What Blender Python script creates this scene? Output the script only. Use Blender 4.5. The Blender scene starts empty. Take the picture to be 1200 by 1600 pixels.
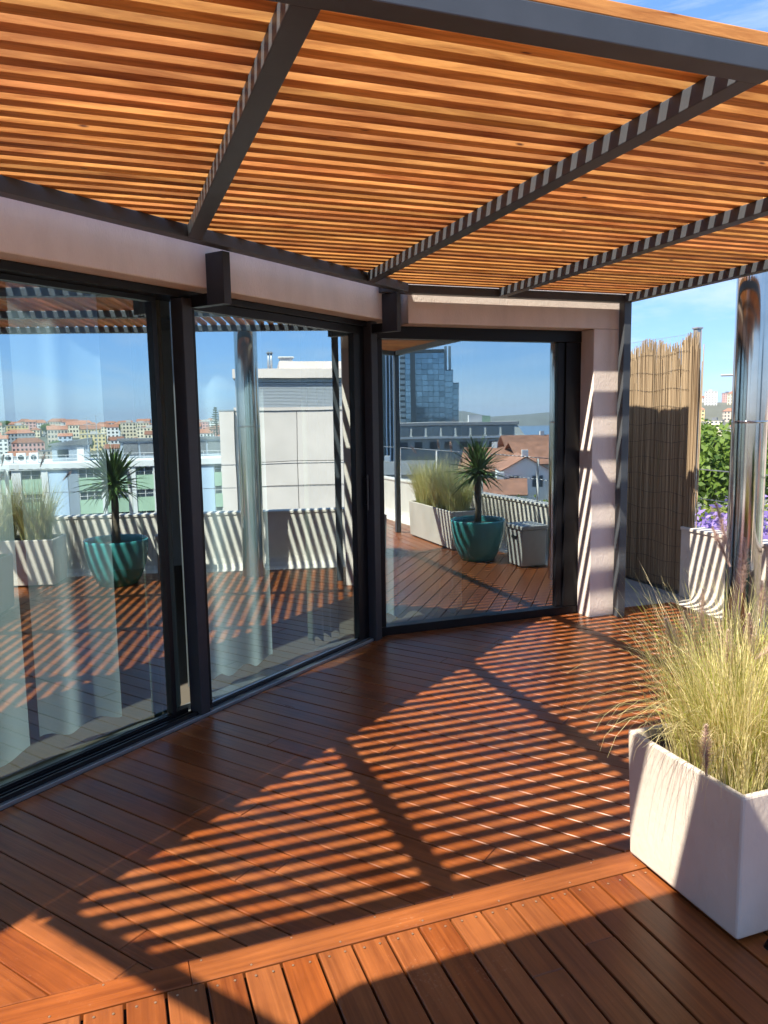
import bpy, bmesh, math, random
from mathutils import Vector, Matrix

# ------------------------------------------------------------------ camera, sky, sun, exposure
SC = bpy.context.scene
COL = SC.collection
R = math.radians

EYE = Vector((0, 0, 1.6))
YAW, PITCH, ROLL = R(19.76), R(7.13), R(0.93)
cam_d = bpy.data.cameras.new("camera")
cam = bpy.data.objects.new("camera", cam_d)
COL.objects.link(cam)
cam_d.sensor_fit = 'HORIZONTAL'
cam_d.sensor_width = 36
cam_d.lens = 36 * 1186 / 1200
cam_d.clip_start = 0.05
cam_d.clip_end = 20000
_f = Vector((math.sin(YAW) * math.cos(PITCH), math.cos(YAW) * math.cos(PITCH), -math.sin(PITCH)))
_r = Vector((math.cos(YAW), -math.sin(YAW), 0))
_d = _f.cross(_r).normalized()
if _d.z > 0:
    _d = -_d
r2 = _r * math.cos(ROLL) + _d * math.sin(ROLL)
d2 = -_r * math.sin(ROLL) + _d * math.cos(ROLL)
m = Matrix.Identity(4)
m.col[0] = (*r2, 0); m.col[1] = (*(-d2), 0); m.col[2] = (*(-_f), 0); m.col[3] = (*EYE, 1)
cam.matrix_world = m
SC.camera = cam

SUN = Vector((-0.688, -0.256, 1.0)).normalized()       # towards the sun
SUN_EL = math.asin(SUN.z)
SUN_AZ = math.atan2(SUN.x, SUN.y)
sun_d = bpy.data.lights.new("sun", 'SUN')
sun_d.energy = 5.0
sun_d.angle = R(0.53)
sun_d.color = (1.0, 0.92, 0.79)
sun = bpy.data.objects.new("sun", sun_d)
sun.rotation_euler = (-SUN).to_track_quat('-Z', 'Y').to_euler()
sun.location = (-8, -3, 14)
COL.objects.link(sun)

W = bpy.data.worlds.new("World"); SC.world = W; W.use_nodes = True
wn = W.node_tree.nodes; wl = W.node_tree.links
wn.clear()
wo = wn.new('ShaderNodeOutputWorld'); bg = wn.new('ShaderNodeBackground')
sky = wn.new('ShaderNodeTexSky'); sky.sky_type = 'NISHITA'; sky.sun_disc = False
sky.sun_elevation = SUN_EL; sky.sun_rotation = SUN_AZ
sky.altitude = 200; sky.air_density = 1.0; sky.dust_density = 0.0; sky.ozone_density = 1.0
tc = wn.new('ShaderNodeTexCoord'); mp = wn.new('ShaderNodeMapping')
mp.inputs['Rotation'].default_value = (0, R(8), R(20)); mp.inputs['Scale'].default_value = (1.2, 1.6, 8)
nz = wn.new('ShaderNodeTexNoise'); nz.inputs['Scale'].default_value = 2.2; nz.inputs['Detail'].default_value = 6; nz.inputs['Roughness'].default_value = 0.62
nz.inputs['Distortion'].default_value = 0.5
rp = wn.new('ShaderNodeValToRGB'); rp.color_ramp.elements[0].position = 0.46; rp.color_ramp.elements[1].position = 0.74
rp.color_ramp.elements[1].color = (0.55, 0.55, 0.55, 1)
mx = wn.new('ShaderNodeMix'); mx.data_type = 'RGBA'; mx.inputs['B'].default_value = (6.0, 6.4, 7.0, 1)
wl.new(tc.outputs['Generated'], mp.inputs['Vector']); wl.new(mp.outputs[0], nz.inputs['Vector'])
wl.new(nz.outputs[0], rp.inputs[0]); wl.new(rp.outputs[0], mx.inputs['Factor'])
tint = wn.new('ShaderNodeMix'); tint.data_type = 'RGBA'; tint.blend_type = 'MULTIPLY'; tint.inputs['Factor'].default_value = 1.0
tint.inputs['B'].default_value = (0.66, 0.86, 1.24, 1)
wl.new(sky.outputs[0], tint.inputs['A']); 
flat = wn.new('ShaderNodeMix'); flat.data_type = 'RGBA'; flat.inputs['Factor'].default_value = 0.5; flat.inputs['B'].default_value = (1.45, 3.15, 6.0, 1)
wl.new(tint.outputs['Result'], flat.inputs['A']); wl.new(flat.outputs['Result'], mx.inputs['A']); wl.new(mx.outputs['Result'], bg.inputs[0])
bg.inputs[1].default_value = 0.08
wl.new(bg.outputs[0], wo.inputs[0])

SC.view_settings.view_transform = 'Standard'
SC.view_settings.look = 'None'
SC.view_settings.exposure = 1.3
SC.view_settings.gamma = 1.0
SC.render.engine = 'CYCLES'
cy = SC.cycles
cy.use_denoising = True
cy.use_adaptive_sampling = True; cy.adaptive_threshold = 0.015
cy.max_bounces = 7; cy.diffuse_bounces = 3; cy.glossy_bounces = 4; cy.transmission_bounces = 4; cy.transparent_max_bounces = 12
cy.caustics_reflective = False; cy.caustics_refractive = False
cy.sample_clamp_indirect = 6.0

# ------------------------------------------------------------------ helpers
rnd = random.Random(7)
AN = R(53.0)
NA = Vector((-math.cos(AN), math.sin(AN), 0))       # from the terrace into the building, through the long glass front
MA = Vector((math.sin(AN), math.cos(AN), 0))        # along that front, left to right
UP = Vector((0, 0, 1))
def PA(mm, off, z=0.0):
    return MA * mm + NA * off + UP * z

MATS = {}
def mat(name):
    m_ = bpy.data.materials.new(name); m_.use_nodes = True
    n = m_.node_tree.nodes; l = m_.node_tree.links
    return m_, n, l, n['Principled BSDF']

def simple(name, col, rough=0.6, metal=0.0, noise=0.0, nscale=20.0, bump=0.0, bscale=80.0, spec=0.5, stretch=(1, 1, 1), rand=0.0):
    m_, n, l, p = mat(name)
    p.inputs['Base Color'].default_value = (*col, 1); p.inputs['Roughness'].default_value = rough
    p.inputs['Metallic'].default_value = metal; p.inputs['Specular IOR Level'].default_value = spec
    t = n.new('ShaderNodeTexCoord'); mp_ = n.new('ShaderNodeMapping'); mp_.inputs['Scale'].default_value = stretch
    l.new(t.outputs['Object'], mp_.inputs[0])
    last = None
    if noise > 0:
        z = n.new('ShaderNodeTexNoise'); z.inputs['Scale'].default_value = nscale; z.inputs['Detail'].default_value = 5
        l.new(mp_.outputs[0], z.inputs['Vector'])
        hs = n.new('ShaderNodeHueSaturation'); hs.inputs['Color'].default_value = (*col, 1)
        mr = n.new('ShaderNodeMapRange'); mr.inputs[1].default_value = 0.25; mr.inputs[2].default_value = 0.75
        mr.inputs[3].default_value = 1 - noise; mr.inputs[4].default_value = 1 + noise
        l.new(z.outputs[0], mr.inputs[0]); l.new(mr.outputs[0], hs.inputs['Value']); l.new(hs.outputs[0], p.inputs['Base Color'])
        last = hs
    if rand > 0:
        oi = n.new('ShaderNodeObjectInfo'); h2 = n.new('ShaderNodeHueSaturation')
        mr = n.new('ShaderNodeMapRange'); mr.inputs[3].default_value = 1 - rand; mr.inputs[4].default_value = 1 + rand
        l.new(oi.outputs['Random'], mr.inputs[0]); l.new(mr.outputs[0], h2.inputs['Value'])
        if last: l.new(last.outputs[0], h2.inputs['Color'])
        else: h2.inputs['Color'].default_value = (*col, 1)
        l.new(h2.outputs[0], p.inputs['Base Color'])
    if bump > 0:
        z = n.new('ShaderNodeTexNoise'); z.inputs['Scale'].default_value = bscale; z.inputs['Detail'].default_value = 4
        l.new(mp_.outputs[0], z.inputs['Vector'])
        b = n.new('ShaderNodeBump'); b.inputs['Strength'].default_value = bump; b.inputs['Distance'].default_value = 0.01
        l.new(z.outputs[0], b.inputs['Height']); l.new(b.outputs[0], p.inputs['Normal'])
    MATS[name] = m_
    return m_

def wood(name, dark, light, rough, ring=7.0, rand=0.25, bump=0.25, knots=False, along=1.6, across=38, grey=0.0, spec=0.5, hue=.0055, wear=False):
    """Grain runs along each piece's own X axis; every piece gets its own offset and tone."""
    m_, n, l, p = mat(name)
    t = n.new('ShaderNodeTexCoord'); oi = n.new('ShaderNodeObjectInfo')
    off = n.new('ShaderNodeVectorMath'); off.operation = 'MULTIPLY_ADD'
    cmb = n.new('ShaderNodeCombineXYZ')
    for k in range(3): l.new(oi.outputs['Random'], cmb.inputs[k])
    off.inputs[1].default_value = (37, 53, 71)
    l.new(cmb.outputs[0], off.inputs[0]); l.new(t.outputs['Object'], off.inputs[2])
    mp_ = n.new('ShaderNodeMapping'); mp_.inputs['Scale'].default_value = (along, across, across)
    l.new(off.outputs[0], mp_.inputs[0])
    z = n.new('ShaderNodeTexNoise'); z.inputs['Scale'].default_value = 1.0; z.inputs['Detail'].default_value = 6; z.inputs['Roughness'].default_value = 0.6; z.inputs['Distortion'].default_value = 0.6
    l.new(mp_.outputs[0], z.inputs['Vector'])
    mp2 = n.new('ShaderNodeMapping'); mp2.inputs['Scale'].default_value = (0.9, 6, 6); l.new(off.outputs[0], mp2.inputs[0])
    z2 = n.new('ShaderNodeTexNoise'); z2.inputs['Scale'].default_value = 1.3; z2.inputs['Detail'].default_value = 3
    l.new(mp2.outputs[0], z2.inputs['Vector'])
    w = n.new('ShaderNodeMath'); w.operation = 'MULTIPLY_ADD'; w.inputs[1].default_value = 0.55
    l.new(z.outputs[0], w.inputs[0])
    w2 = n.new('ShaderNodeMath'); w2.operation = 'MULTIPLY'; w2.inputs[1].default_value = 0.45
    l.new(z2.outputs[0], w2.inputs[0]); l.new(w2.outputs[0], w.inputs[2])
    cr = n.new('ShaderNodeValToRGB'); cr.color_ramp.elements[0].position = 0.34; cr.color_ramp.elements[1].position = 0.66
    cr.color_ramp.elements[0].color = (*dark, 1); cr.color_ramp.elements[1].color = (*light, 1)
    l.new(w.outputs[0], cr.inputs[0])
    hs = n.new('ShaderNodeHueSaturation')
    mr = n.new('ShaderNodeMapRange'); mr.inputs[3].default_value = 1 - rand; mr.inputs[4].default_value = 1 + rand
    l.new(oi.outputs['Random'], mr.inputs[0]); l.new(mr.outputs[0], hs.inputs['Value']); l.new(cr.outputs[0], hs.inputs['Color'])
    # a second random number for hue
    fr = n.new('ShaderNodeMath'); fr.operation = 'MULTIPLY'; fr.inputs[1].default_value = 17.31
    fr2 = n.new('ShaderNodeMath'); fr2.operation = 'FRACT'; l.new(oi.outputs['Random'], fr.inputs[0]); l.new(fr.outputs[0], fr2.inputs[0])
    mh = n.new('ShaderNodeMapRange'); mh.inputs[3].default_value = 0.5 - hue; mh.inputs[4].default_value = 0.5 + hue
    l.new(fr2.outputs[0], mh.inputs[0]); l.new(mh.outputs[0], hs.inputs['Hue'])
    out = hs
    if grey > 0:
        ms = n.new('ShaderNodeMapRange'); ms.inputs[3].default_value = 1.0; ms.inputs[4].default_value = 1 - grey
        l.new(fr2.outputs[0], ms.inputs[0]); l.new(ms.outputs[0], hs.inputs['Saturation'])
    if knots:
        v = n.new('ShaderNodeTexVoronoi'); v.inputs['Scale'].default_value = 1.0
        mk = n.new('ShaderNodeMapping'); mk.inputs['Scale'].default_value = (4.2, 15, 15); l.new(off.outputs[0], mk.inputs[0])
        l.new(mk.outputs[0], v.inputs['Vector'])
        kr = n.new('ShaderNodeValToRGB'); kr.color_ramp.elements[0].position = 0.03; kr.color_ramp.elements[1].position = 0.085
        l.new(v.outputs['Distance'], kr.inputs[0])
        mxk = n.new('ShaderNodeMix'); mxk.data_type = 'RGBA'; mxk.inputs['A'].default_value = (0.13, 0.045, 0.018, 1)
        l.new(kr.outputs[0], mxk.inputs['Factor']); l.new(hs.outputs[0], mxk.inputs['B'])
        l.new(mxk.outputs['Result'], p.inputs['Base Color'])
    elif wear:                                # sun-bleached and scuffed patches that run across boards
        gp = n.new('ShaderNodeNewGeometry'); zw = n.new('ShaderNodeTexNoise'); zw.inputs['Scale'].default_value = 1.7; zw.inputs['Detail'].default_value = 5; zw.inputs['Roughness'].default_value = .65
        l.new(gp.outputs['Position'], zw.inputs['Vector'])
        wr = n.new('ShaderNodeMapRange'); wr.inputs[1].default_value = .32; wr.inputs[2].default_value = .70; wr.inputs[3].default_value = .80; wr.inputs[4].default_value = 1.22
        l.new(zw.outputs[0], wr.inputs[0]); h3 = n.new('ShaderNodeHueSaturation'); l.new(wr.outputs[0], h3.inputs['Value']); l.new(hs.outputs[0], h3.inputs['Color'])
        zd = n.new('ShaderNodeTexNoise'); zd.inputs['Scale'].default_value = 90; zd.inputs['Detail'].default_value = 3; l.new(gp.outputs['Position'], zd.inputs['Vector'])
        dm = n.new('ShaderNodeMath'); dm.operation = 'MULTIPLY'; l.new(zd.outputs[0], dm.inputs[0]); l.new(zw.outputs[0], dm.inputs[1])
        dr = n.new('ShaderNodeValToRGB'); dr.color_ramp.elements[0].position = .36; dr.color_ramp.elements[1].position = .48; dr.color_ramp.elements[1].color = (.30, .30, .30, 1); l.new(dm.outputs[0], dr.inputs[0])
        dx = n.new('ShaderNodeMix'); dx.data_type = 'RGBA'; dx.inputs['B'].default_value = (.42, .27, .17, 1); l.new(dr.outputs[0], dx.inputs['Factor']); l.new(h3.outputs[0], dx.inputs['A'])
        l.new(dx.outputs['Result'], p.inputs['Base Color'])
    else:
        l.new(hs.outputs[0], p.inputs['Base Color'])
    rr = n.new('ShaderNodeMapRange'); rr.inputs[3].default_value = rough - 0.08; rr.inputs[4].default_value = rough + 0.14
    l.new(z2.outputs[0], rr.inputs[0]); l.new(rr.outputs[0], p.inputs['Roughness'])
    p.inputs['Specular IOR Level'].default_value = spec
    b = n.new('ShaderNodeBump'); b.inputs['Strength'].default_value = bump; b.inputs['Distance'].default_value = 0.003
    l.new(z.outputs[0], b.inputs['Height']); l.new(b.outputs[0], p.inputs['Normal'])
    MATS[name] = m_
    return m_

def glass_front(name, refl, tint):
    """Coated solar-control glass: part mirror, part tinted view into the room."""
    m_, n, l, p = mat(name)
    n.remove(p); o = n['Material Output']
    tr = n.new('ShaderNodeBsdfTransparent'); tr.inputs[0].default_value = (*tint, 1)
    gl = n.new('ShaderNodeBsdfGlossy'); gl.inputs['Roughness'].default_value = 0.0; gl.inputs[0].default_value = (0.78, 0.95, 1.0, 1)
    t = n.new('ShaderNodeTexCoord'); z = n.new('ShaderNodeTexNoise'); z.inputs['Scale'].default_value = 1.7; z.inputs['Detail'].default_value = 1
    l.new(t.outputs['Object'], z.inputs['Vector'])
    bp = n.new('ShaderNodeBump'); bp.inputs['Strength'].default_value = 0.05; bp.inputs['Distance'].default_value = 0.006
    l.new(z.outputs[0], bp.inputs['Height']); l.new(bp.outputs[0], gl.inputs['Normal'])
    fr = n.new('ShaderNodeFresnel'); fr.inputs[0].default_value = 1.6
    ma = n.new('ShaderNodeMath'); ma.operation = 'MULTIPLY_ADD'; ma.inputs[1].default_value = 1 - refl; ma.inputs[2].default_value = refl
    l.new(fr.outputs[0], ma.inputs[0])
    ms = n.new('ShaderNodeMixShader'); l.new(ma.outputs[0], ms.inputs[0]); l.new(tr.outputs[0], ms.inputs[1]); l.new(gl.outputs[0], ms.inputs[2])
    l.new(ms.outputs[0], o.inputs[0])
    MATS[name] = m_

def clear(name, tint):
    m_, n, l, p = mat(name); n.remove(p)
    tr = n.new('ShaderNodeBsdfTransparent'); tr.inputs[0].default_value = (*tint, 1)
    l.new(tr.outputs[0], n['Material Output'].inputs[0]); MATS[name] = m_

def sheer(name, col, open_):
    m_, n, l, p = mat(name); n.remove(p)
    tr = n.new('ShaderNodeBsdfTransparent'); d = n.new('ShaderNodeBsdfDiffuse'); tl = n.new('ShaderNodeBsdfTranslucent')
    d.inputs[0].default_value = (*col, 1); tl.inputs[0].default_value = (*col, 1)
    a = n.new('ShaderNodeMixShader'); a.inputs[0].default_value = 0.45
    a.inputs[0].default_value = 0.72; l.new(d.outputs[0], a.inputs[1]); l.new(tl.outputs[0], a.inputs[2])
    b = n.new('ShaderNodeMixShader'); b.inputs[0].default_value = open_
    l.new(a.outputs[0], b.inputs[1]); l.new(tr.outputs[0], b.inputs[2]); l.new(b.outputs[0], n['Material Output'].inputs[0])
    MATS[name] = m_

def leafmat(name, c0, c1, trans=0.35, rough=0.5):
    """colour varies leaf by leaf through the 'tone' attribute stored on the mesh"""
    m_, n, l, p = mat(name)
    at = n.new('ShaderNodeAttribute'); at.attribute_name = 'tone'
    cr = n.new('ShaderNodeValToRGB'); cr.color_ramp.elements[0].color = (*c0, 1); cr.color_ramp.elements[1].color = (*c1, 1)
    l.new(at.outputs['Fac'], cr.inputs[0]); l.new(cr.outputs[0], p.inputs['Base Color'])
    p.inputs['Roughness'].default_value = rough
    tl = n.new('ShaderNodeBsdfTranslucent'); l.new(cr.outputs[0], tl.inputs[0])
    ms = n.new('ShaderNodeMixShader'); ms.inputs[0].default_value = trans
    l.new(p.outputs[0], ms.inputs[1]); l.new(tl.outputs[0], ms.inputs[2]); l.new(ms.outputs[0], n['Material Output'].inputs[0])
    MATS[name] = m_

wood('deck_wood', (0.122, 0.029, 0.006), (0.290, 0.083, 0.016), 0.30, rand=0.09, bump=0.3, along=2.2, across=55, grey=0.05, spec=0.34, hue=.003, wear=True)
wood('slat_wood', (0.33, 0.098, 0.019), (0.93, 0.44, 0.125), 0.6, rand=0.24, bump=0.4, knots=True, along=4.0, across=42, spec=0.25, hue=.007)
simple('steel', (0.058, 0.065, 0.074), 0.45, noise=0.12, nscale=9, bump=0.03, bscale=60)
simple('frame', (0.005, 0.005, 0.0065), 0.42, noise=0.08, spec=.3)
simple('frame_brown', (0.030, 0.030, 0.034), 0.48, noise=0.08, spec=.35)
simple('alu', (0.30, 0.32, 0.34), 0.35, metal=0.7)
simple('plaster', (0.78, 0.68, 0.605), 0.88, noise=0.10, nscale=7, bump=0.3, bscale=150, stretch=(1, 1, .35))
simple('concrete', (0.26, 0.245, 0.23), 0.85, noise=0.12, nscale=5, bump=0.3, bscale=60)
simple('cast_stone', (0.56, 0.485, 0.41), 0.78, noise=0.17, nscale=2.6, bump=0.25, bscale=30, stretch=(1.2, 1.2, .8))
simple('parapet', (0.68, 0.61, 0.53), 0.8, noise=0.10, nscale=5, bump=0.2, bscale=80)
simple('dark_gap', (0.012, 0.009, 0.008), 0.9)
simple('chrome', (0.55, 0.52, 0.48), 0.11, metal=1.0, bump=0.02, bscale=3, noise=.12, nscale=6)
simple('teal', (0.055, 0.28, 0.275), 0.18, noise=0.3, nscale=6)
simple('soil', (0.05, 0.032, 0.02), 0.95, noise=0.4, nscale=40, bump=0.8, bscale=60)
simple('grey_box', (0.36, 0.35, 0.33), 0.6, noise=0.1)
simple('room', (0.45, 0.45, 0.44), 0.8)
simple('room_floor', (0.10, 0.085, 0.07), 0.5)
simple('galv', (0.42, 0.42, 0.42), 0.4, metal=0.6, noise=0.15)
simple('white_metal', (0.75, 0.75, 0.74), 0.4)
simple('fabric', (0.55, 0.50, 0.42), 0.9, bump=0.2, bscale=300)
simple('black', (0.012, 0.012, 0.014), 0.35)
simple('screw', (0.55, 0.45, 0.33), 0.35, metal=0.8)
simple('drape', (0.11, 0.14, 0.11), 0.9)
simple('wire', (0.10, 0.08, 0.06), 0.5, metal=0.5)
glass_front('front_glass', 0.54, (0.80, 0.96, 1.0))
clear('glass_edge', (0.92, 0.96, 0.95))
sheer('sheer', (0.80, 0.93, 0.98), 0.10)

def orient(vs, fs):
    return vs, fs

BASE = {}      # world location of every parent
def link(o, parent=None):
    COL.objects.link(o)
    if parent is not None:
        o.parent = parent
    return o

def thing(name, label, cat, loc=(0, 0, 0), group=None):
    o = bpy.data.objects.new(name, None); o.empty_display_size = 0.1
    COL.objects.link(o); o.location = loc; BASE[o] = Vector(loc)
    o['label'] = label; o['category'] = cat
    if group: o['group'] = group
    return o

def tag(o, label, cat, group=None):
    o['label'] = label; o['category'] = cat
    if group: o['group'] = group
    return o

def wloc(p):
    if p is None: return Vector((0, 0, 0))
    v = p.location.copy()
    return v + wloc(p.parent)

class MB:
    def __init__(s): s.v = []; s.f = []; s.m = []; s.t = []
    def poly(s, pts, mi=0):
        b = len(s.v); s.v += [Vector(p) for p in pts]; s.f.append(tuple(range(b, b + len(pts)))); s.m.append(mi)
    def box(s, lo, hi, mi=0):
        x0, y0, z0 = lo; x1, y1, z1 = hi
        s.obox((x0, y0, z0), (x1 - x0, 0, 0), (0, y1 - y0, 0), (0, 0, z1 - z0), mi)
    def obox(s, o, a, b, c, mi=0):
        o, a, b, c = Vector(o), Vector(a), Vector(b), Vector(c)
        if a.cross(b).dot(c) < 0: o = o + a; a = -a
        k = len(s.v)
        s.v += [o, o + a, o + a + b, o + b, o + c, o + a + c, o + a + b + c, o + b + c]
        for q in ((0, 3, 2, 1), (4, 5, 6, 7), (0, 1, 5, 4), (1, 2, 6, 5), (2, 3, 7, 6), (3, 0, 4, 7)):
            s.f.append(tuple(k + i for i in q)); s.m.append(mi)
    def prism(s, pts, z0, z1, mi=0):
        """counter-clockwise outline"""
        n = len(pts); k = len(s.v)
        s.v += [Vector((p[0], p[1], z0)) for p in pts] + [Vector((p[0], p[1], z1)) for p in pts]
        s.f.append(tuple(k + i for i in reversed(range(n)))); s.m.append(mi)
        s.f.append(tuple(k + n + i for i in range(n))); s.m.append(mi)
        for i in range(n):
            j = (i + 1) % n
            s.f.append((k + i, k + j, k + n + j, k + n + i)); s.m.append(mi)
    def tube(s, pts, r, seg=8, mi=0, caps=True):
        pts = [Vector(p) for p in pts]; rs = r if isinstance(r, (list, tuple)) else [r] * len(pts)
        rings = []
        for i, p in enumerate(pts):
            d = (pts[min(i + 1, len(pts) - 1)] - pts[max(i - 1, 0)]).normalized()
            u = d.cross(Vector((0, 0, 1)) if abs(d.z) < 0.9 else Vector((1, 0, 0))).normalized(); w = d.cross(u)
            k = len(s.v); rings.append(k)
            for j in range(seg):
                a = 2 * math.pi * j / seg
                s.v.append(p + (u * math.cos(a) + w * math.sin(a)) * rs[i])
        for a, b in zip(rings, rings[1:]):
            for j in range(seg):
                q = (j + 1) % seg
                s.f.append((a + j, b + j, b + q, a + q)); s.m.append(mi)
        if caps:
            s.f.append(tuple(rings[0] + j for j in range(seg))); s.m.append(mi)
            s.f.append(tuple(rings[-1] + j for j in reversed(range(seg)))); s.m.append(mi)
    def lathe(s, prof, c, seg=32, mi=0):
        c = Vector(c); k = len(s.v)
        for (r, z) in prof:
            for j in range(seg):
                a = 2 * math.pi * j / seg; s.v.append(c + Vector((r * math.cos(a), r * math.sin(a), z)))
        for i in range(len(prof) - 1):
            for j in range(seg):
                q = (j + 1) % seg
                s.f.append((k + i * seg + j, k + i * seg + q, k + (i + 1) * seg + q, k + (i + 1) * seg + j)); s.m.append(mi)
    def mesh(s, name, mats, off=Vector((0, 0, 0)), smooth=False, bevel=0.0):
        me = bpy.data.meshes.new(name)
        me.from_pydata([tuple(v - off) for v in s.v], [], s.f)
        for q in (mats if isinstance(mats, (list, tuple)) else [mats]): me.materials.append(MATS[q] if isinstance(q, str) else q)
        if any(s.m): me.polygons.foreach_set('material_index', s.m)
        if s.t:
            at = me.attributes.new('tone', 'FLOAT', 'POINT'); at.data.foreach_set('value', s.t)
        if bevel > 0:
            bm = bmesh.new(); bm.from_mesh(me)
            bmesh.ops.bevel(bm, geom=[e for e in bm.edges if e.calc_face_angle(0) > 0.5], offset=bevel, segments=2, affect='EDGES', profile=0.5)
            bm.to_mesh(me); bm.free()
        if smooth: me.polygons.foreach_set('use_smooth', [True] * len(me.polygons))
        me.update()
        return me
    def build(s, name, mats, parent=None, smooth=False, bevel=0.0, origin=None):
        base = wloc(parent)
        org = Vector(origin) if origin is not None else base
        o = bpy.data.objects.new(name, s.mesh(name, mats, org, smooth, bevel))
        link(o, parent); o.location = org - base
        return o

def struct(o): o['kind'] = 'structure'; return o
def stuff(o): o['kind'] = 'stuff'; return o

def part_box(name, lo, hi, mt, parent, bevel=0.003):
    b = MB(); b.box(lo, hi); return b.build(name, mt, parent, bevel=bevel)

def abox(name, m0, m1, o0, o1, z0, z1, mt, parent, bevel=0.003):
    b = MB(); b.obox(PA(m0, o0, z0), MA * (m1 - m0), NA * (o1 - o0), UP * (z1 - z0)); return b.build(name, mt, parent, bevel=bevel)

def clip(poly, nx, ny, d):
    """keep the side nx*x+ny*y <= d"""
    out = []
    for i in range(len(poly)):
        a, b = poly[i], poly[(i + 1) % len(poly)]
        da, db = nx * a[0] + ny * a[1] - d, nx * b[0] + ny * b[1] - d
        if da <= 0: out.append(a)
        if da * db < 0:
            t = da / (da - db); out.append((a[0] + (b[0] - a[0]) * t, a[1] + (b[1] - a[1]) * t))
    return out

def area(p):
    return 0.5 * sum(p[i][0] * p[(i + 1) % len(p)][1] - p[(i + 1) % len(p)][0] * p[i][1] for i in range(len(p)))

def board(name, poly, ax, z_top, th, mt, parent, cham=0.0025):
    """a board cut to a convex outline, long axis ax; its own X axis runs along the grain"""
    if area(poly) < 0: poly = poly[::-1]
    if len(poly) < 3 or area(poly) < 2e-4: return None
    cx = sum(p[0] for p in poly) / len(poly); cy_ = sum(p[1] for p in poly) / len(poly)
    ang = math.atan2(ax[1], ax[0]); c, s = math.cos(-ang), math.sin(-ang)
    q = [((p[0] - cx) * c - (p[1] - cy_) * s, (p[0] - cx) * s + (p[1] - cy_) * c) for p in poly]
    n = len(q); b = MB()
    ins = []
    for i in range(n):                                    # inset outline for the chamfer
        p0, p1, p2 = Vector(q[i - 1]), Vector(q[i]), Vector(q[(i + 1) % n])
        e1 = (p1 - p0).normalized(); e2 = (p2 - p1).normalized()
        n1 = Vector((-e1.y, e1.x)); n2 = Vector((-e2.y, e2.x)); h = n1 + n2
        k = max(0.3, h.dot(n1))
        ins.append(p1 + h * (cham / k))
    b.v = [Vector((p[0], p[1], -th)) for p in q] + [Vector((p[0], p[1], -cham)) for p in q] + [Vector((p.x, p.y, 0)) for p in ins]
    b.f = [tuple(reversed(range(n))), tuple(2 * n + i for i in range(n))]
    for i in range(n):
        j = (i + 1) % n
        b.f += [(i, j, n + j, n + i), (n + i, n + j, 2 * n + j, 2 * n + i)]
    b.m = [0] * len(b.f)
    o = bpy.data.objects.new(name, b.mesh(name, mt)); link(o, parent)
    o.location = Vector((cx, cy_, z_top)) - wloc(parent); o.rotation_euler = (0, 0, ang)
    return o

# ------------------------------------------------------------------ terrain, river, far hills
def sm(a, b, x):
    t = max(0.0, min(1.0, (x - a) / (b - a))); return t * t * (3 - 2 * t)
def win(a, b, c, d, x): return sm(a, b, x) * (1 - sm(c, d, x))
RIVER_Z = -40.0
def terrain(x, y):
    r = math.hypot(x, y); az = math.degrees(math.atan2(x, y)) % 360
    wA = win(68, 82, 122, 136, az); wD = win(15, 30, 58, 74, az); wB = win(126, 138, 176, 196, az)
    z = -27.0 + 10 * sm(350, 900, r) * (1 - max(wA, wB, wD))
    z += wA * (20.5 * sm(250, 640, r) - 30 * sm(820, 1500, r))
    z += wD * (35 * sm(230, 560, r) - 40 * sm(760, 1500, r))
    z += wB * (-5 * sm(120, 600, r) - 20 * sm(760, 1000, r))
    z += 2.0 * math.sin(x * 0.021 + 1.3) * math.sin(y * 0.017) * sm(150, 400, r)
    far = sm(2700, 3600, r) * (1 - sm(4300, 5600, r))
    z += wB * far * (62 + 14 * math.sin(az * 0.9) + 9 * math.sin(az * 2.7 + 1) + 4 * math.sin(az * 6.1))
    return z
simple('ground', (0.11, 0.115, 0.085), 0.95, noise=0.3, nscale=0.02)
b = MB(); rs = [0, 12, 25, 45, 70, 100, 140, 190, 250, 310, 370, 430, 500, 570, 640, 720, 820, 920, 1020, 1200, 1500, 1900, 2400, 2700, 2900, 3100, 3300, 3600, 4000, 4400, 4800, 5300, 5800, 7000]
NAZ = 180
for r_ in rs:
    for j in range(NAZ):
        a = 2 * math.pi * j / NAZ; x, y = r_ * math.sin(a), r_ * math.cos(a); b.v.append(Vector((x, y, terrain(x, y))))
for i in range(len(rs) - 1):
    for j in range(NAZ):
        q = (j + 1) % NAZ
        b.f.append((i * NAZ + j, (i + 1) * NAZ + j, (i + 1) * NAZ + q, i * NAZ + q)); b.m.append(0)
struct(b.build('ground', 'ground', smooth=True))
m_, n, l, p = mat('river'); MATS['river'] = m_
p.inputs['Base Color'].default_value = (0.03, 0.09, 0.16, 1); p.inputs['Roughness'].default_value = 0.18
z = n.new('ShaderNodeTexNoise'); z.inputs['Scale'].default_value = 0.05; z.inputs['Detail'].default_value = 4
t = n.new('ShaderNodeTexCoord'); l.new(t.outputs['Object'], z.inputs['Vector'])
bp = n.new('ShaderNodeBump'); bp.inputs['Strength'].default_value = 0.4; bp.inputs['Distance'].default_value = 1.0
l.new(z.outputs[0], bp.inputs['Height']); l.new(bp.outputs[0], p.inputs['Normal'])
b = MB(); pts = []
for k in range(25):
    a = R(118 + 84 * k / 24); pts.append((3500 * math.sin(a), 3500 * math.cos(a), RIVER_Z))
for k in range(24, -1, -1):
    a = R(118 + 84 * k / 24); pts.append((820 * math.sin(a), 820 * math.cos(a), RIVER_Z))
for i in range(24):
    b.poly([pts[i + 1], pts[i], pts[49 - i], pts[48 - i]])
struct(b.build('river', 'river'))

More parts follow.
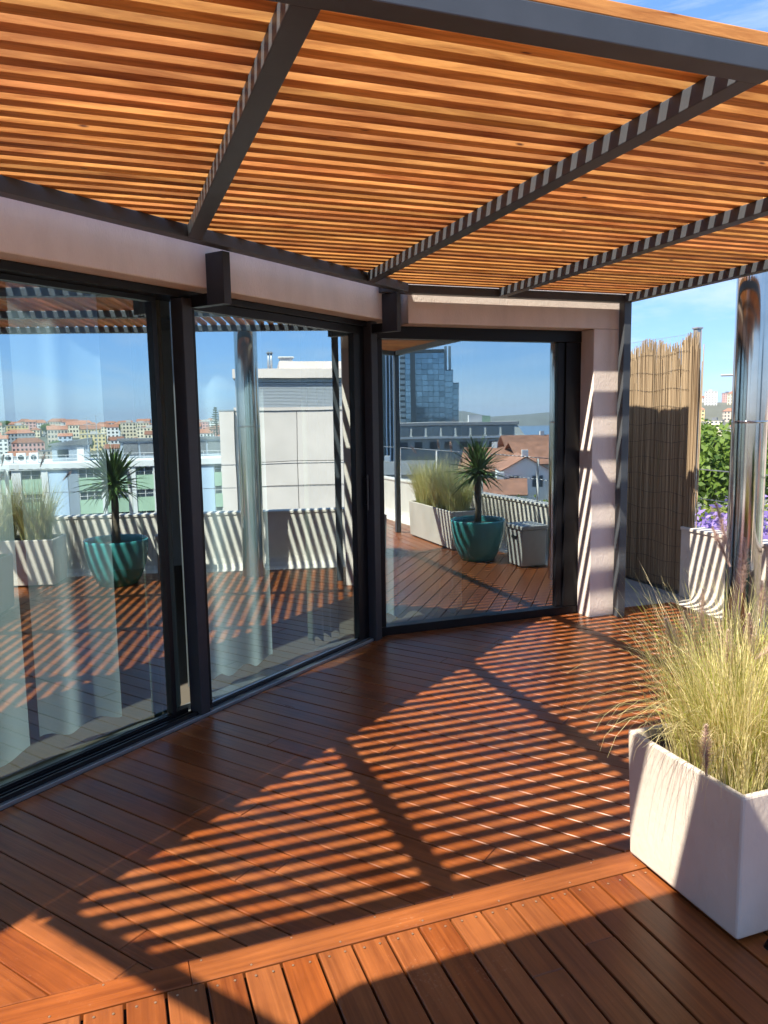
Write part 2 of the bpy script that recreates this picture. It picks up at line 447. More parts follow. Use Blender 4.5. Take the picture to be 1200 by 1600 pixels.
# ------------------------------------------------------------------ our building: terrace slab, deck
simple('body', (0.42, 0.40, 0.38), 0.9)
b = MB(); b.prism([(-7, -6), (4.30, -6), (4.72, -0.0), (5.02, 5.3), (5.05, 9.5), (-7, 9.5)], -27.5, -0.10)
body = struct(b.build('terrace_building', 'body'))

deck = struct(MB().build('deck', 'dark_gap'))
bb = MB(); bb.prism([(-3.2, -3.6), (4.02, -3.6), (4.13, 0.0), (4.42, 5.13), (1.7, 5.13), (-3.2, 1.5)], -0.06, -0.026)
bb.build('joists', 'dark_gap', deck)
EDGE = lambda p: clip(p, 1.0, -0.06, 4.12)
PITCH_B, GAP = 0.111, 0.005
# boards square to the long glass front
mm = -3.0
k = 0
while mm < 7.2:
    k += 1
    L0 = 0.2
    cuts = sorted([-3.0] + [rnd.uniform(-0.5, 1.5) if rnd.random() < 0.45 else -2.9] + [rnd.uniform(1.7, 2.8) if rnd.random() < 0.35 else 8.9] + [9.0])
    for c0, c1 in zip(cuts, cuts[1:]):
        if c1 - c0 < 0.15: continue
        g = 0.0012
        poly = [(MA * (mm + GAP / 2) + NA * (c0 + g)).xy, (MA * (mm + PITCH_B - GAP / 2) + NA * (c0 + g)).xy, (MA * (mm + PITCH_B - GAP / 2) + NA * (c1 - g)).xy, (MA * (mm + GAP / 2) + NA * (c1 - g)).xy]
        poly = [tuple(q) for q in poly]
        poly = clip(poly, 0, -1, -2.167)
        if poly: poly = clip(poly, NA.x, NA.y, 2.985)
        if poly: poly = clip(poly, 0, 1, 5.122)
        if poly: poly = EDGE(poly)
        if poly: poly = clip(poly, -1, 0, 3.1)
        if poly and len(poly) > 2: board('plank', poly, NA, rnd.uniform(-0.0012, 0.0012), 0.024, 'deck_wood', deck)
    mm += PITCH_B
# border board
xs = [-3.1, -1.62, 0.135, 2.31, 4.4]
for x0, x1 in zip(xs, xs[1:]):
    poly = [(x0 + 0.0008, 2.0625), (x1 - 0.0008, 2.0625), (x1 - 0.0008, 2.1635), (x0 + 0.0008, 2.1635)]
    poly = EDGE(poly); board('border_plank', poly, (1, 0), 0.001, 0.024, 'deck_wood', deck)
# boards of the outer field, square to the border
x = 0.282 - 0.11 * 31; screws = MB()
while x < 4.3:
    joint = rnd.choice([rnd.uniform(0.2, 1.9), rnd.uniform(-1.5, 0.8)])
    if abs(x - (0.282 + 0.11 * 7)) < .02: joint = 1.74
    if abs(x - (0.282 + 0.11 * 9)) < .02: joint = 1.80
    cuts = [-3.6, joint - 2.4, joint, 2.0585]
    for c0, c1 in zip(cuts, cuts[1:]):
        if c1 - c0 < 0.1: continue
        poly = [(x + 0.004, c0 + 0.001), (x + 0.106, c0 + 0.001), (x + 0.106, c1 - 0.001), (x + 0.004, c1 - 0.001)]
        poly = EDGE(poly)
        if poly and len(poly) > 2: board('plank', poly, (0, 1), rnd.uniform(-0.002, 0.001), 0.024, 'deck_wood', deck)
    if x < 4.1:
        for dx in (0.03, 0.08):
            screws.lathe([(0.0, 0.0009), (0.0034, 0.0009), (0.0036, 0.0002)], (x + dx, 2.030 + rnd.uniform(-.004, .004), 0.0012), 8)
    x += 0.11
for k in range(40):
    xx = -1.2 + k * 0.137
    screws.lathe([(0.0, 0.0009), (0.003, 0.0009), (0.0033, 0.0002)], (xx, 2.078 if k % 2 else 2.15, 0.0016), 8)
stuff(screws.build('screw_heads', 'screw', deck))

# gutter, parapet on the terrace edge
def edge_line(y): return 4.12 + 0.06 * y
gut = MB()
ys = [-3.6, -1.5, 0.5, 2.5, 4.4, 5.13]
prof = [(0.004, -0.028), (0.03, -0.024), (0.16, -0.024), (0.215, -0.006), (0.248, 0.035), (0.262, 0.10), (0.266, 0.57)]
k0 = len(gut.v)
for y in ys:
    for dx, z in prof: gut.v.append(Vector((edge_line(y) + dx, y, z)))
for i in range(len(ys) - 1):
    for j in range(len(prof) - 1):
        a = i * len(prof) + j; gut.f.append((a, a + 1, a + 1 + len(prof), a + len(prof))); gut.m.append(0)
par = thing('parapet_wall', 'low pale rendered parapet along the terrace edge, striped by pergola shadow', 'wall', (edge_line(2), 2, 0))
gut.build('inner_face', 'parapet', par, smooth=False)
b = MB()
b.prism([(edge_line(-3.6) + .268, -3.6), (edge_line(-3.6) + .40, -3.6), (edge_line(5.35) + .40, 5.35), (edge_line(5.35) + .268, 5.35)], -0.1, 0.57)
b.build('core', 'parapet', par)
b = MB()
b.prism([(edge_line(-3.6) + .255, -3.6), (edge_line(-3.6) + .41, -3.6), (edge_line(5.35) + .41, 5.35), (edge_line(5.35) + .255, 5.35)], 0.572, 0.60)
b.build('coping', 'parapet', par, bevel=0.004)
b = MB(); b.box((4.62, 3.59, 0.30), (4.66, 3.67, 0.36))
b.build('outlet_box', 'alu', par, bevel=0.004)
# the return of the parapet behind the camera
par2 = thing('parapet_wall', 'pale terrace parapet crossing behind the planters, mirrored in the narrow window', 'wall', (1, -3.7, 0))
b = MB(); b.box((-7, -3.75, -0.1), (4.17, -3.62, 0.62)); b.build('core', 'parapet', par2)
b = MB(); b.box((-7, -3.77, 0.622), (4.17, -3.60, 0.652)); b.build('coping', 'parapet', par2, bevel=0.004)

# concrete ledge beyond the deck's far end
b = MB(); b.prism([(3.80, 5.126), (4.40, 5.126), (4.72, 5.15), (4.80, 7.8), (3.80, 7.8)], -0.08, -0.022)
o = struct(b.build('concrete_ledge', 'concrete', bevel=0.003))

b = MB(); b.prism([(4.80, 5.40), (4.92, 5.40), (5.0, 7.8), (4.86, 7.8)], -.08, .16)
struct(b.build('ledge_kerb', 'concrete'))

def railing(name, label, p0, p1, posts, z0, zt, loc, thick, rm):
    t = thing(name, label, 'railing', loc, 'terrace railings')
    p0, p1 = Vector(p0), Vector(p1)
    d = (p1 - p0).normalized(); nn = Vector((-d.y, d.x, 0))
    for f in posts:
        q = p0.lerp(p1, f); b = MB(); b.obox(q - d * .02 - nn * .006 + UP * z0, d * .04, nn * .012, UP * (zt - z0 - .03)); b.build('post', 'white_metal', t, bevel=.002)
    for zz, rr in ((zt - .02, thick[0]), (zt - .27, thick[1])):
        b = MB(); b.tube([p0 + UP * zz, p1 + UP * zz], rr, 10); b.build('rail', rm, t, smooth=True)
    return t
railing('railing', 'thin white metal railing on the parapet beside the steel column', (edge_line(5.3) + .33, 5.3, 0), (edge_line(-3.6) + .33, -3.6, 0), [(5.30 - y_) / 8.9 for y_ in (5.28, 4.02, 2.75, 1.5, .22, -1.05, -2.3, -3.55)], 0.60, 1.13, (4.7, 2, 0.60), (.005, .0035), 'galv')
railing('railing', 'white metal railing across the back of the terrace, seen in the narrow window', (4.14, -3.68, 0), (-6.9, -3.68, 0), [0.0, .12, .24, .36, .48, .6, .72, .84, .96], 0.652, 1.17, (1, -3.68, 0.652), (.012, .008), 'white_metal')

# ------------------------------------------------------------------ pergola
ZB, ZT = 2.425, 2.482
per = thing('pergola', 'dark steel pergola with closely spaced orange timber slats over the deck', 'pergola', (1.0, 3.0, 0))
def beam(lo, hi): return part_box('beam', lo, hi, 'steel', per, 0.003)
BX = [-0.728, 0.392, 1.545, 2.632, 3.70]
beam((-1.72, 1.536, ZB), (1.612, 1.603, ZT + 0.0))                 # outer beam
OD = Vector((3.766 - 1.612, .48 - 1.536, 0)).normalized(); OQ = Vector((-OD.y, OD.x, 0))       # it turns outwards at the third rafter
b = MB(); b.obox(Vector((1.6125, 1.536, ZB + .0007)), OD * ((3.766 - 1.612) / OD.x), OQ * .067, UP * (ZT - ZB - .0009)); b.build('beam', 'steel', per, bevel=.003)
def outer_y(x): return 1.536 + (x - 1.612) * OD.y / OD.x
for x in BX:
    ymax = min(4.878, (2.688 + 0.602 * (x + .033)) / 0.799 + 0.02)
    y0_ = 1.604 if x < 1.6 else outer_y(x) + .072
    beam((x, y0_, ZB + .0012), (x + .066, ymax, ZT + .0003))
abox('beam', -0.40, 4.447, 2.69, 2.757, ZB, ZT + .0004, 'steel', per)
beam((1.76, 4.879, ZB + .0006), (3.766, 4.946, ZT + .0002))
abox('beam', -0.435, -0.366, 0.25, 2.689, ZB + .001, ZT - .0005, 'steel', per)     # oblique end beam
part_box('post', (3.70, 4.8805, 0.0), (3.7655, 4.945, ZB + .002), 'steel', per, 0.003)
part_box('post', (3.70, .50, 0.0), (3.7655, .565, ZB + .004), 'steel', per, 0.003)
b = MB(); b.obox(PA(-0.43, 0.27, 0), MA * .06, NA * .06, UP * (ZB + .001)); b.build('post', 'steel', per, bevel=.003)
# slats
P_S, W_S, H_S = 0.0888, 0.045, 0.0325
y = 1.539 - 11 * P_S
while y < 4.88:
    yc = y + W_S / 2
    left = max((-0.470 - 0.602 * yc) / 0.799, (0.799 * yc - 2.752) / 0.602) + rnd.uniform(-0.012, 0.012)
    right = 3.775 + rnd.uniform(-0.004, 0.004)
    if yc < 1.54: left = 1.612 + (1.536 - yc) * OD.x / -OD.y - .01 + rnd.uniform(-.01, .01)
    cuts = [left] + [c for c in (0.425, 2.665) if left + .2 < c] + [right]
    for c0, c1 in zip(cuts, cuts[1:]):
        b = MB(); x0, x1 = c0 + .0008 - (c0 + c1) / 2, c1 - .0008 - (c0 + c1) / 2
        jz = rnd.uniform(-0.001, 0.001)
        b.box((x0, -W_S / 2, 0), (x1, W_S / 2, H_S))
        o = bpy.data.objects.new('slat', b.mesh('slat', 'slat_wood', bevel=0.002)); link(o, per)
        o.location = Vector(((c0 + c1) / 2, yc + rnd.uniform(-.0012, .0012), ZT + 0.0008)) - wloc(per)
        o.rotation_euler = (0, 0, rnd.uniform(-0.0006, 0.0006))
    y += P_S

# ------------------------------------------------------------------ the glazed building front
bld = thing('apartment_front', 'mauve plastered apartment front with wide sliding glass doors', 'building', (2.0, 5.4, 0))
ROOF = 3.02
abox('wall', -2.6, 4.62, 2.88, 3.28, 2.255, ROOF, 'plaster', bld, 0.006)                       # band above the long front
bb = MB(); bb.box((1.985, 4.97, 2.237), (3.785, 5.36, ROOF)); bb.build('wall', 'plaster', bld, bevel=0.006)
bb = MB(); bb.box((3.497, 4.97, -0.02), (3.785, 5.36, 2.236)); bb.build('pier', 'plaster', bld, bevel=0.006)
bb = MB(); bb.box((3.40, 5.37, -0.02), (3.783, 8.6, ROOF)); bb.build('wall', 'plaster', bld)
bb = MB(); bb.prism([(-4.2, 4.12), tuple(PA(-.45, 5.5).xy), tuple(PA(4.6, 5.5).xy), (1.0, 8.6), (-4.2, 8.6)], 2.56, 2.98); bb.build('ceiling', 'room', bld)
bb = MB(); bb.prism([tuple(PA(3.60, 3.29).xy), tuple(PA(4.62, 3.29).xy), (2.25, 5.37), (3.39, 5.37), (3.39, 8.6), (0.95, 8.6), tuple(PA(3.60, 5.6).xy)], 2.58, 2.96); bb.build('ceiling', 'room', bld)
bb = MB(); bb.box((1.9, 5.362, 2.245), (3.50, 5.42, 2.99)); bb.build('lintel', 'room', bld)
abox('ceiling', -2.6, 3.7, 4.12, 5.58, 2.57, 2.99, 'room', bld, 0)
bb = MB(); bb.prism([tuple(PA(-3.4, 3.29).xy), tuple(PA(-1.9, 3.29).xy), tuple(PA(-.45, 5.6).xy), (-4.2, 4.2), (-4.2, 1.0)], 2.59, 2.97); bb.build('ceiling', 'room', bld)
bb = MB(); bb.prism([(-4.2, 0.6), tuple(PA(-2.6, 3.16).xy), tuple(PA(4.50, 3.16).xy), (2.0, 5.27), (3.39, 5.27), (3.39, 8.6), (-4.2, 8.6)], -0.06, -0.004)
bb.build('room_floor', 'room_floor', bld)
bb = MB(); bb.box((-4.3, 8.6, -0.05), (3.785, 8.75, ROOF)); bb.build('back_wall', 'room', bld)
bb = MB(); bb.box((-4.35, 0.4, -0.05), (-4.2, 8.6, ROOF)); bb.build('back_wall', 'room', bld)

clear('added_slot_glass', (0.93, 0.96, 0.95))  # clear sheet for the roof slot added to brighten the curtains
abox('ceiling', -2.6, 3.7, 3.285, 3.43, 2.57, 2.99, 'room', bld, 0)
abox('added_light_slot', -2.2, 3.6, 3.43, 4.12, 2.93, 2.945, 'added_slot_glass', bld, 0)  # invented roof opening, added to let sun onto the curtains from inside
# brackets that carry the pergola beam
for m0 in (2.80, 4.405):
    br = MB(); br.obox(PA(m0, 2.7585, 2.172), MA * .052, NA * .1195, UP * (ZB - 2.172 - .001)); o = br.build('bracket', 'frame_brown', bld, bevel=.003)
    br = MB(); br.obox(PA(m0 + .001, 2.8785, 2.172), MA * .050, NA * .118, UP * .06); br.build('arm', 'frame', o, bevel=.002)

def pane(name, o, a, c, th, parent):
    """glass sheet: outer face coated, other faces clear; o corner, a along, c up, th thickness vector into the room"""
    o, a, c, th = Vector(o), Vector(a), Vector(c), Vector(th)
    b = MB(); b.poly([o, o + a, o + a + c, o + c], 0)
    q = o + th
    b.poly([q + a, q, q + c, q + a + c], 1)
    b.poly([o, o + c, q + c, q], 1); b.poly([o + a, q + a, q + a + c, o + a + c], 1)
    b.poly([o + c, o + a + c, q + a + c, q + c], 1); b.poly([o, q, q + a, o + a], 1)
    return b.build(name, ['front_glass', 'glass_edge'], parent)

# long front: left sliding door, post, right sliding door, corner post
trk = abox('track', -1.9, 4.40, 2.99, 3.20, -0.003, 0.018, 'alu', bld, .002)
for o0, h in ((3.012, .040), (3.05, .034), (3.085, .046)):
    abox('track_rib', -1.9, 2.73, o0, o0 + .012, .0185, h, 'frame', trk, .001)
abox('header', -2.0, 4.40, 3.00, 3.16, 2.2155, 2.2535, 'frame', bld, .004)
abox('post', 2.735, 2.800, 2.988, 3.075, 0.0185, 2.2150, 'frame_brown', bld, .004)
abox('post', 4.401, 4.475, 2.965, 3.16, -0.003, 2.2530, 'frame_brown', bld, .004)
def door(m0, m1, off, lbl, rs=.052, zt=2.19):
    f0, zb = off - .022, .036
    o = MB(); o.obox(PA(m0, f0, .0190), MA * (m1 - m0), NA * .05, UP * (zb - .0190)); o = o.build('door_frame', 'frame', bld)
    d = MB(); d.obox(PA(m0, f0, zt), MA * (m1 - m0), NA * .05, UP * (2.2145 - zt)); d.build('top_rail', 'frame', o)
    d = MB(); d.obox(PA(m0, f0, zb + .0005), MA * .050, NA * .05, UP * (zt - zb - .001)); d.build('stile', 'frame', o)
    d = MB(); d.obox(PA(m1 - rs, f0, zb + .0005), MA * rs, NA * .05, UP * (zt - zb - .001)); d.build('stile', 'frame', o)
    pane('pane', PA(m0 + .048, off, zb - .002), MA * (m1 - m0 - .046 - rs), UP * (zt - zb + .004), NA * .012, o)
    b = MB(); b.tube([PA(m0 + .052, off - .004, zb + .003), PA(m1 - rs - .002, off - .004, zb + .003)], .004, 6); b.build('seal', 'alu', o)
    if rs < .05: o['label'] = lbl; return o
    b = MB(); b.tube([PA(m1 - .026, f0 - .028, .95), PA(m1 - .026, f0 - .028, 1.20)], .007, 8); b.obox(PA(m1 - .032, f0 - .026, .98), MA * .012, NA * .026, UP * .012); b.obox(PA(m1 - .032, f0 - .026, 1.16), MA * .012, NA * .026, UP * .012)
    b.build('handle', 'black', o, smooth=False)
    o['label'] = lbl
    return o
door(-1.88, 0.28, 3.118, 'dark framed sliding glass door left of the picture')
door(0.30, 2.645, 3.100, 'wide dark framed sliding glass door standing slightly open', .028)
door(2.803, 4.398, 3.050, 'dark framed sliding glass door between the two posts', .12, 2.168)
# narrow front next to the pier
b = MB(); b.box((1.80, 5.126, -0.003), (3.496, 5.25, 0.062)); b.build('track', 'frame', bld, bevel=.003)
b = MB(); b.box((1.80, 5.128, 2.150), (3.496, 5.25, 2.2365)); b.build('header', 'frame', bld, bevel=.003)
b = MB(); b.box((1.80, 5.135, .0625), (1.85, 5.235, 2.1495)); b.build('stile', 'frame', bld, bevel=.003)
b = MB(); b.box((3.30, 5.150, .0625), (3.36, 5.235, 2.1495)); b.build('stile', 'frame', bld, bevel=.003)
b = MB(); b.box((3.362, 5.132, .0625), (3.496, 5.235, 2.1495)); fo = b.build('stile', 'frame', bld, bevel=.003)
pane('pane', (1.848, 5.172, .06), (1.455, 0, 0), UP * 2.092, (0, .012, 0), fo)

# curtains inside
def curtain(name, label, p0, p1, z0, z1, amp, waves, mt, cat='curtain', sway=0.0, seed=1):
    r_ = random.Random(seed); p0, p1 = Vector(p0), Vector(p1); d = (p1 - p0); nn = Vector((-d.y, d.x, 0)).normalized()
    N = int(waves * 14); ph = [r_.uniform(0, 6) for _ in range(3)]
    b = MB(); zs = [z0, z0 + .25 * (z1 - z0), z0 + .6 * (z1 - z0), z1]
    for zi, z in enumerate(zs):
        tz = (z - z0) / (z1 - z0)
        for i in range(N + 1):
            t = i / N; w = math.sin(t * waves * 6.283 + ph[0] + .9 * math.sin(t * 9 + ph[1])) * amp * (1 - .45 * tz)
            w += .4 * amp * math.sin(t * waves * 2.2 + ph[2])
            dz = (.022 * math.sin(t * waves * 6.283 + 1.0) if zi == 0 else 0)
            q = p0 + d * t + nn * w; b.v.append(Vector((q.x, q.y, z + dz)))
    for zi in range(len(zs) - 1):
        for i in range(N):
            a = zi * (N + 1) + i; b.f.append((a, a + 1, a + N + 2, a + N + 1)); b.m.append(0)
    o = b.build(name, mt, None, smooth=True, origin=(p0 + p1) / 2 + UP * z0)
    return tag(o, label, cat)
curtain('sheer_curtain', 'white sheer curtain hanging in wide folds behind the big left door', PA(-1.5, 3.32), PA(1.95, 3.30), .06, 2.5, .010, 9, 'sheer', seed=3)
curtain('sheer_curtain', 'short white sheer curtain just left of the post behind glass', PA(2.02, 3.34), PA(2.46, 3.30), .07, 2.5, .008, 1.6, 'sheer', seed=9)
curtain('sheer_curtain', 'white sheer curtain behind the door between the two posts', PA(2.90, 3.27), PA(3.62, 3.27), .055, 2.5, .009, 3.2, 'sheer', seed=5)
curtain('dark_drape', 'narrow dark green drape gathered beside the brown door post', PA(2.56, 3.185), PA(2.76, 3.185), .03, 2.5, .016, 3, 'drape', seed=6)
curtain('dark_drape', 'dark green drape gathered at the far end of the long glass front', PA(3.98, 3.25), PA(4.36, 3.25), .05, 2.5, .02, 4, 'drape', seed=7)
curtain('sheer_curtain', 'thin sheer curtain behind the narrow window by the pier', (1.95, 5.42, 0), (2.62, 5.42, 0), .055, 2.5, .03, 3, 'sheer', seed=8)

# ------------------------------------------------------------------ planters, grass, palm
leafmat('grass', (0.38, 0.42, 0.06), (0.92, 0.78, 0.44), 0.45, 0.5)
leafmat('plume', (0.46, 0.30, 0.27), (0.86, 0.70, 0.60), 0.5, 0.8)
leafmat('palm_leaf', (0.05, 0.11, 0.03), (0.17, 0.27, 0.07), 0.3, 0.4)
simple('bark', (0.12, 0.09, 0.06), 0.9, noise=0.35, nscale=30, bump=0.6, bscale=50)

def planter(label, x0, x1, y0, y1, zt):
    t = thing('planter_box', label, 'planter', ((x0 + x1) / 2, (y0 + y1) / 2, 0), 'cast stone planters')
    b = MB(); w = .022; k = 0.006
    z0 = .012
    outer_b = [(x0 + .012, y0 + .012), (x1 - .012, y0 + .012), (x1 - .012, y1 - .012), (x0 + .012, y1 - .012)]
    outer_t = [(x0, y0), (x1, y0), (x1, y1), (x0, y1)]
    inn = [(x0 + w, y0 + w), (x1 - w, y0 + w), (x1 - w, y1 - w), (x0 + w, y1 - w)]
    rings = [[(p[0], p[1], z0) for p in outer_b], [(p[0], p[1], zt) for p in outer_t], [(p[0], p[1], zt) for p in inn], [(p[0], p[1], zt - .07) for p in inn]]
    for r_ in rings: b.v += [Vector(p) for p in r_]
    b.f.append((3, 2, 1, 0)); b.m.append(0)
    for i in range(3):
        for j in range(4):
            q = (j + 1) % 4; b.f.append((i * 4 + j, i * 4 + q, (i + 1) * 4 + q, (i + 1) * 4 + j)); b.m.append(0)
    b.build('shell', 'cast_stone', t, bevel=.009)
    b = MB(); b.poly([(p[0], p[1], zt - .035) for p in inn]); b.build('soil', 'soil', t)
    for fx in (x0 + .06, x1 - .10):
        b = MB(); b.box((fx, y0 + .05, 0.0005), (fx + .05, y1 - .05, .0118)); b.build('foot', 'black', t)
    return t
planter('long pale cast stone planter with golden fountain grass on the deck boards', 1.685, 2.98, 1.622, 2.153, .478)
planter('pale cast stone planter against the parapet beside the teal pot', 3.775, 4.165, 0.83, 2.205, .47)

def blade(b, base, d, L, bend, w, tone, r_, seg=6):
    """arching ribbon: starts upright, leans towards d"""
    p = Vector(base); az = Vector((d[0], d[1], 0)).normalized(); el = R(r_.uniform(72, 88)); side0 = Vector((-az.y, az.x, 0))
    tw = r_.uniform(-1, 1); side = (side0 * math.cos(tw) + az * math.sin(tw))
    k = len(b.v); st = L / seg
    for i in range(seg + 1):
        t = i / seg; ww = w * (1 - t ** 1.6) * (0.6 + 0.4 * min(1, t * 4)) + .0002
        b.v += [p - side * ww, p + side * ww]; b.t += [tone, tone]
        p = p + (az * math.cos(el) + UP * math.sin(el)) * st
        el -= bend / seg * (0.5 + 1.1 * t)
    for i in range(seg):
        a = k + 2 * i; b.f.append((a, a + 1, a + 3, a + 2)); b.m.append(0)
    return p

def plume_mesh(seed, L=.17, rad=.016, n=900):
    r_ = random.Random(seed); b = MB()
    core = [(0, 0, 0), (0, 0, L * .5), (.004, 0, L)]
    k0 = len(b.v); b.tube(core, [.003, .0025, .001], 5); b.t += [.3] * (len(b.v) - k0)
    for i in range(n):
        t = r_.random(); a = r_.uniform(0, 6.283); env = (math.sin(min(1, t * 1.6 + .12) * 1.57)) * (1 - max(0, t - .55) / .62)
        o = Vector((.004 * t, 0, L * t)); d = Vector((math.cos(a), math.sin(a), r_.uniform(.35, 1.1))).normalized()
        ln = rad * env * r_.uniform(.9, 2.0); s_ = Vector((-d.y, d.x, 0)) * .0012
        b.v += [o - s_, o + s_, o + d * ln]; tn = r_.random(); b.t += [tn, tn, min(1, tn + .3)]
        q = len(b.v) - 3; b.f.append((q, q + 1, q + 2)); b.m.append(0)
    return b.mesh('plume', 'plume')
PLUMES = [plume_mesh(s_, L, rd) for s_, L, rd in ((1, .16, .020), (2, .14, .018), (3, .19, .023))]

def grass(label, clumps, x0, x1, y0, y1, z, n, L0, L1, seed, stalks, lean=(0, 0), wscale=1.0, fixed=(), hang=()):
    r_ = random.Random(seed)
    t = thing('fountain_grass', label, 'grass', ((x0 + x1) / 2, (y0 + y1) / 2, z), 'fountain grasses in the planters')
    b = MB()
    for i in range(n):
        c = r_.choice(clumps); a = r_.uniform(0, 6.283); rr = c[2] * math.sqrt(r_.random())
        p = (min(x1, max(x0, c[0] + rr * math.cos(a))), min(y1, max(y0, c[1] + rr * math.sin(a))), z)
        a2 = a + r_.gauss(0, .8); d = (math.cos(a2) + lean[0], math.sin(a2) + lean[1])
        tone = min(1, max(0, r_.gauss(.22, .16) if r_.random() < .45 else r_.gauss(.82, .15))); L = r_.uniform(L0, L1) * (.55 + .45 * r_.random() ** .4)
        blade(b, p, d, L, R(r_.choice([r_.uniform(5, 40), r_.uniform(10, 50), r_.uniform(20, 70), r_.uniform(60, 140)])), r_.choice([r_.uniform(.0005, .0012), r_.uniform(.0010, .0022)]) * wscale, tone, r_)
    for (hx0, hx1, hy0, hy1, dx, dy, cnt) in hang:                  # strands hanging over the rim
        for i in range(cnt):
            blade(b, (r_.uniform(hx0, hx1), r_.uniform(hy0, hy1), z + .01), (dx + r_.gauss(0, .5), dy + r_.gauss(0, .5)), r_.uniform(.28, .62), R(r_.uniform(130, 185)), r_.uniform(.0007, .0013), min(1, max(0, r_.gauss(.7, .2))), r_, 9)
    stuff(b.build('blades', 'grass', t))
    sb = MB()
    for (px, py, L, dx, dy, bend, kind) in stalks:
        tip = blade(sb, (px, py, z), (dx, dy), L, R(bend), .0013, .7, r_, 8)
        dirv = (tip - (sb.v[-2] + sb.v[-1]) / 2).normalized()
        o = bpy.data.objects.new('plume', PLUMES[kind]); link(o, t)
        o.location = tip - wloc(t); o.rotation_euler = dirv.to_track_quat('Z', 'Y').to_euler()
    for (root, foot, top, kind) in fixed:
        root, foot, top = Vector(root), Vector(foot), Vector(top); k0 = len(sb.v)
        mid = (root + foot) / 2 + Vector((0, 0, .05)); pts_ = [root, root.lerp(mid, .5) + UP * .02, mid, foot.lerp(mid, .35), foot]
        sb.tube(pts_, [.0016, .0014, .0013, .0012, .0012], 4); sb.t += [.75] * (len(sb.v) - k0)
        o = bpy.data.objects.new('plume', PLUMES[kind]); link(o, t); o.location = foot - wloc(t); o.rotation_euler = (top - foot).to_track_quat('Z', 'Y').to_euler()
    stuff(sb.build('stalks', 'grass', t))
    return t
st = [(2.12, 1.98, .60, .1, .9, 12, 2), (2.3, 1.9, .58, .4, .6, 20, 0), (2.5, 1.9, .60, -.4, .6, 18, 1), (2.75, 1.9, .6, .3, .7, 25, 0), (2.2, 2.0, .55, -.3, .8, 18, 0)]
grass('golden fountain grass with mauve plumes filling the long planter at right', [(1.86, 1.88, .16), (2.12, 1.9, .18), (2.42, 1.88, .18), (2.72, 1.9, .18), (1.80, 1.76, .10)], 1.705, 2.95, 1.655, 2.12, .44, 6000, .30, .72, 11, st, lean=(0, .02),
      fixed=[((1.95, 1.95, .44), (2.031, 2.0, .979), (2.027, 2.0, 1.152), 2), ((1.86, 1.98, .44), (1.896, 2.08, .779), (1.852, 2.08, .911), 1), ((1.84, 1.95, .44), (1.776, 2.0, .776), (1.702, 2.0, .924), 0), ((1.86, 1.82, .44), (1.846, 1.85, .748), (1.827, 1.85, .874), 0), ((1.72, 1.72, .44), (1.60, 1.68, .535), (1.588, 1.68, .69), 0), ((1.86, 1.78, .44), (1.892, 1.80, .817), (1.99, 1.80, .86), 1), ((1.92, 2.02, .44), (1.95, 2.1, .814), (1.957, 2.1, .965), 0)] + [((1.9 + .09 * q_, 1.9, .44), (1.93 + .085 * q_, 1.84 + .06 * (q_ % 3), .80 + .05 * ((q_ * 7) % 5)), (1.93 + .085 * q_ + .04 * ((q_ % 3) - 1), 1.84 + .06 * (q_ % 3), .98 + .05 * ((q_ * 7) % 5)), q_ % 3) for q_ in range(9)],
      hang=[(1.71, 1.76, 1.66, 1.85, -1, -.2, 46), (1.71, 1.75, 1.85, 2.12, -1, .3, 24), (1.72, 1.9, 1.65, 1.68, -.3, -1, 30)])
st2 = [(3.95, 1.9, .7, -.3, .5, 25, 0), (3.95, 1.6, .7, -.4, .5, 25, 1), (4.0, 1.2, .66, -.4, .1, 30, 0), (3.9, 2.05, .6, -.2, .9, 40, 1)]
grass('dry straw coloured grass in the parapet planter, mirrored in the left glass', [(3.97, 1.98, .14), (3.97, 1.6, .16), (3.97, 1.2, .16), (3.97, .95, .12)], 3.80, 4.14, .86, 2.18, .435, 4200, .40, .80, 12, st2, wscale=1.3)

# teal pot and palm
PX, PY = 3.82, 2.80
pot = thing('teal_pot', 'glazed teal ceramic pot holding a small palm near the parapet', 'pot', (PX, PY, 0))
b = MB(); prof = [(0.0, .004), (.175, .004), (.19, .01), (.235, .10), (.275, .22), (.298, .34), (.303, .42), (.306, .445), (.300, .455), (.286, .450), (.280, .42), (.278, .38)]
b.lathe(prof, (PX, PY, 0), 48); b.build('bowl', 'teal', pot, smooth=True)
b = MB(); b.lathe([(0.279, .39), (0.0, .40)], (PX, PY, 0), 32); b.build('soil', 'soil', pot)
palm = thing('yucca_palm', 'small yucca palm with spiky round crown in the teal pot', 'palm', (PX, PY, .40))
b = MB(); b.tube([(PX, PY, .38), (PX + .008, PY, .60), (PX - .006, PY + .01, .80), (PX, PY, 1.0)], [.042, .036, .036, .03], 12); b.build('trunk', 'bark', palm, smooth=True)
def palm_leaf_mesh(L, bend, seed):
    r_ = random.Random(seed); b = MB(); p = Vector((0, 0, 0)); el = 0.0; seg = 6; tone = r_.random()
    for i in range(seg + 1):
        t = i / seg; w = .0155 * (math.sin(min(1, t * 3 + .45) * 1.57)) * (1 - t ** 2.2) + .0004
        b.v += [p + Vector((0, -w, .004 * (1 - t))), p + Vector((0, 0, -.003 * (1 - t))), p + Vector((0, w, .004 * (1 - t)))]; b.t += [tone] * 3
        p = p + Vector((math.cos(el), 0, math.sin(el))) * (L / seg); el -= bend / seg * t * 1.6
    for i in range(seg):
        a = 3 * i; b.f += [(a, a + 3, a + 4, a + 1), (a + 1, a + 4, a + 5, a + 2)]; b.m += [0, 0]
    return b.mesh('leaf', 'palm_leaf')
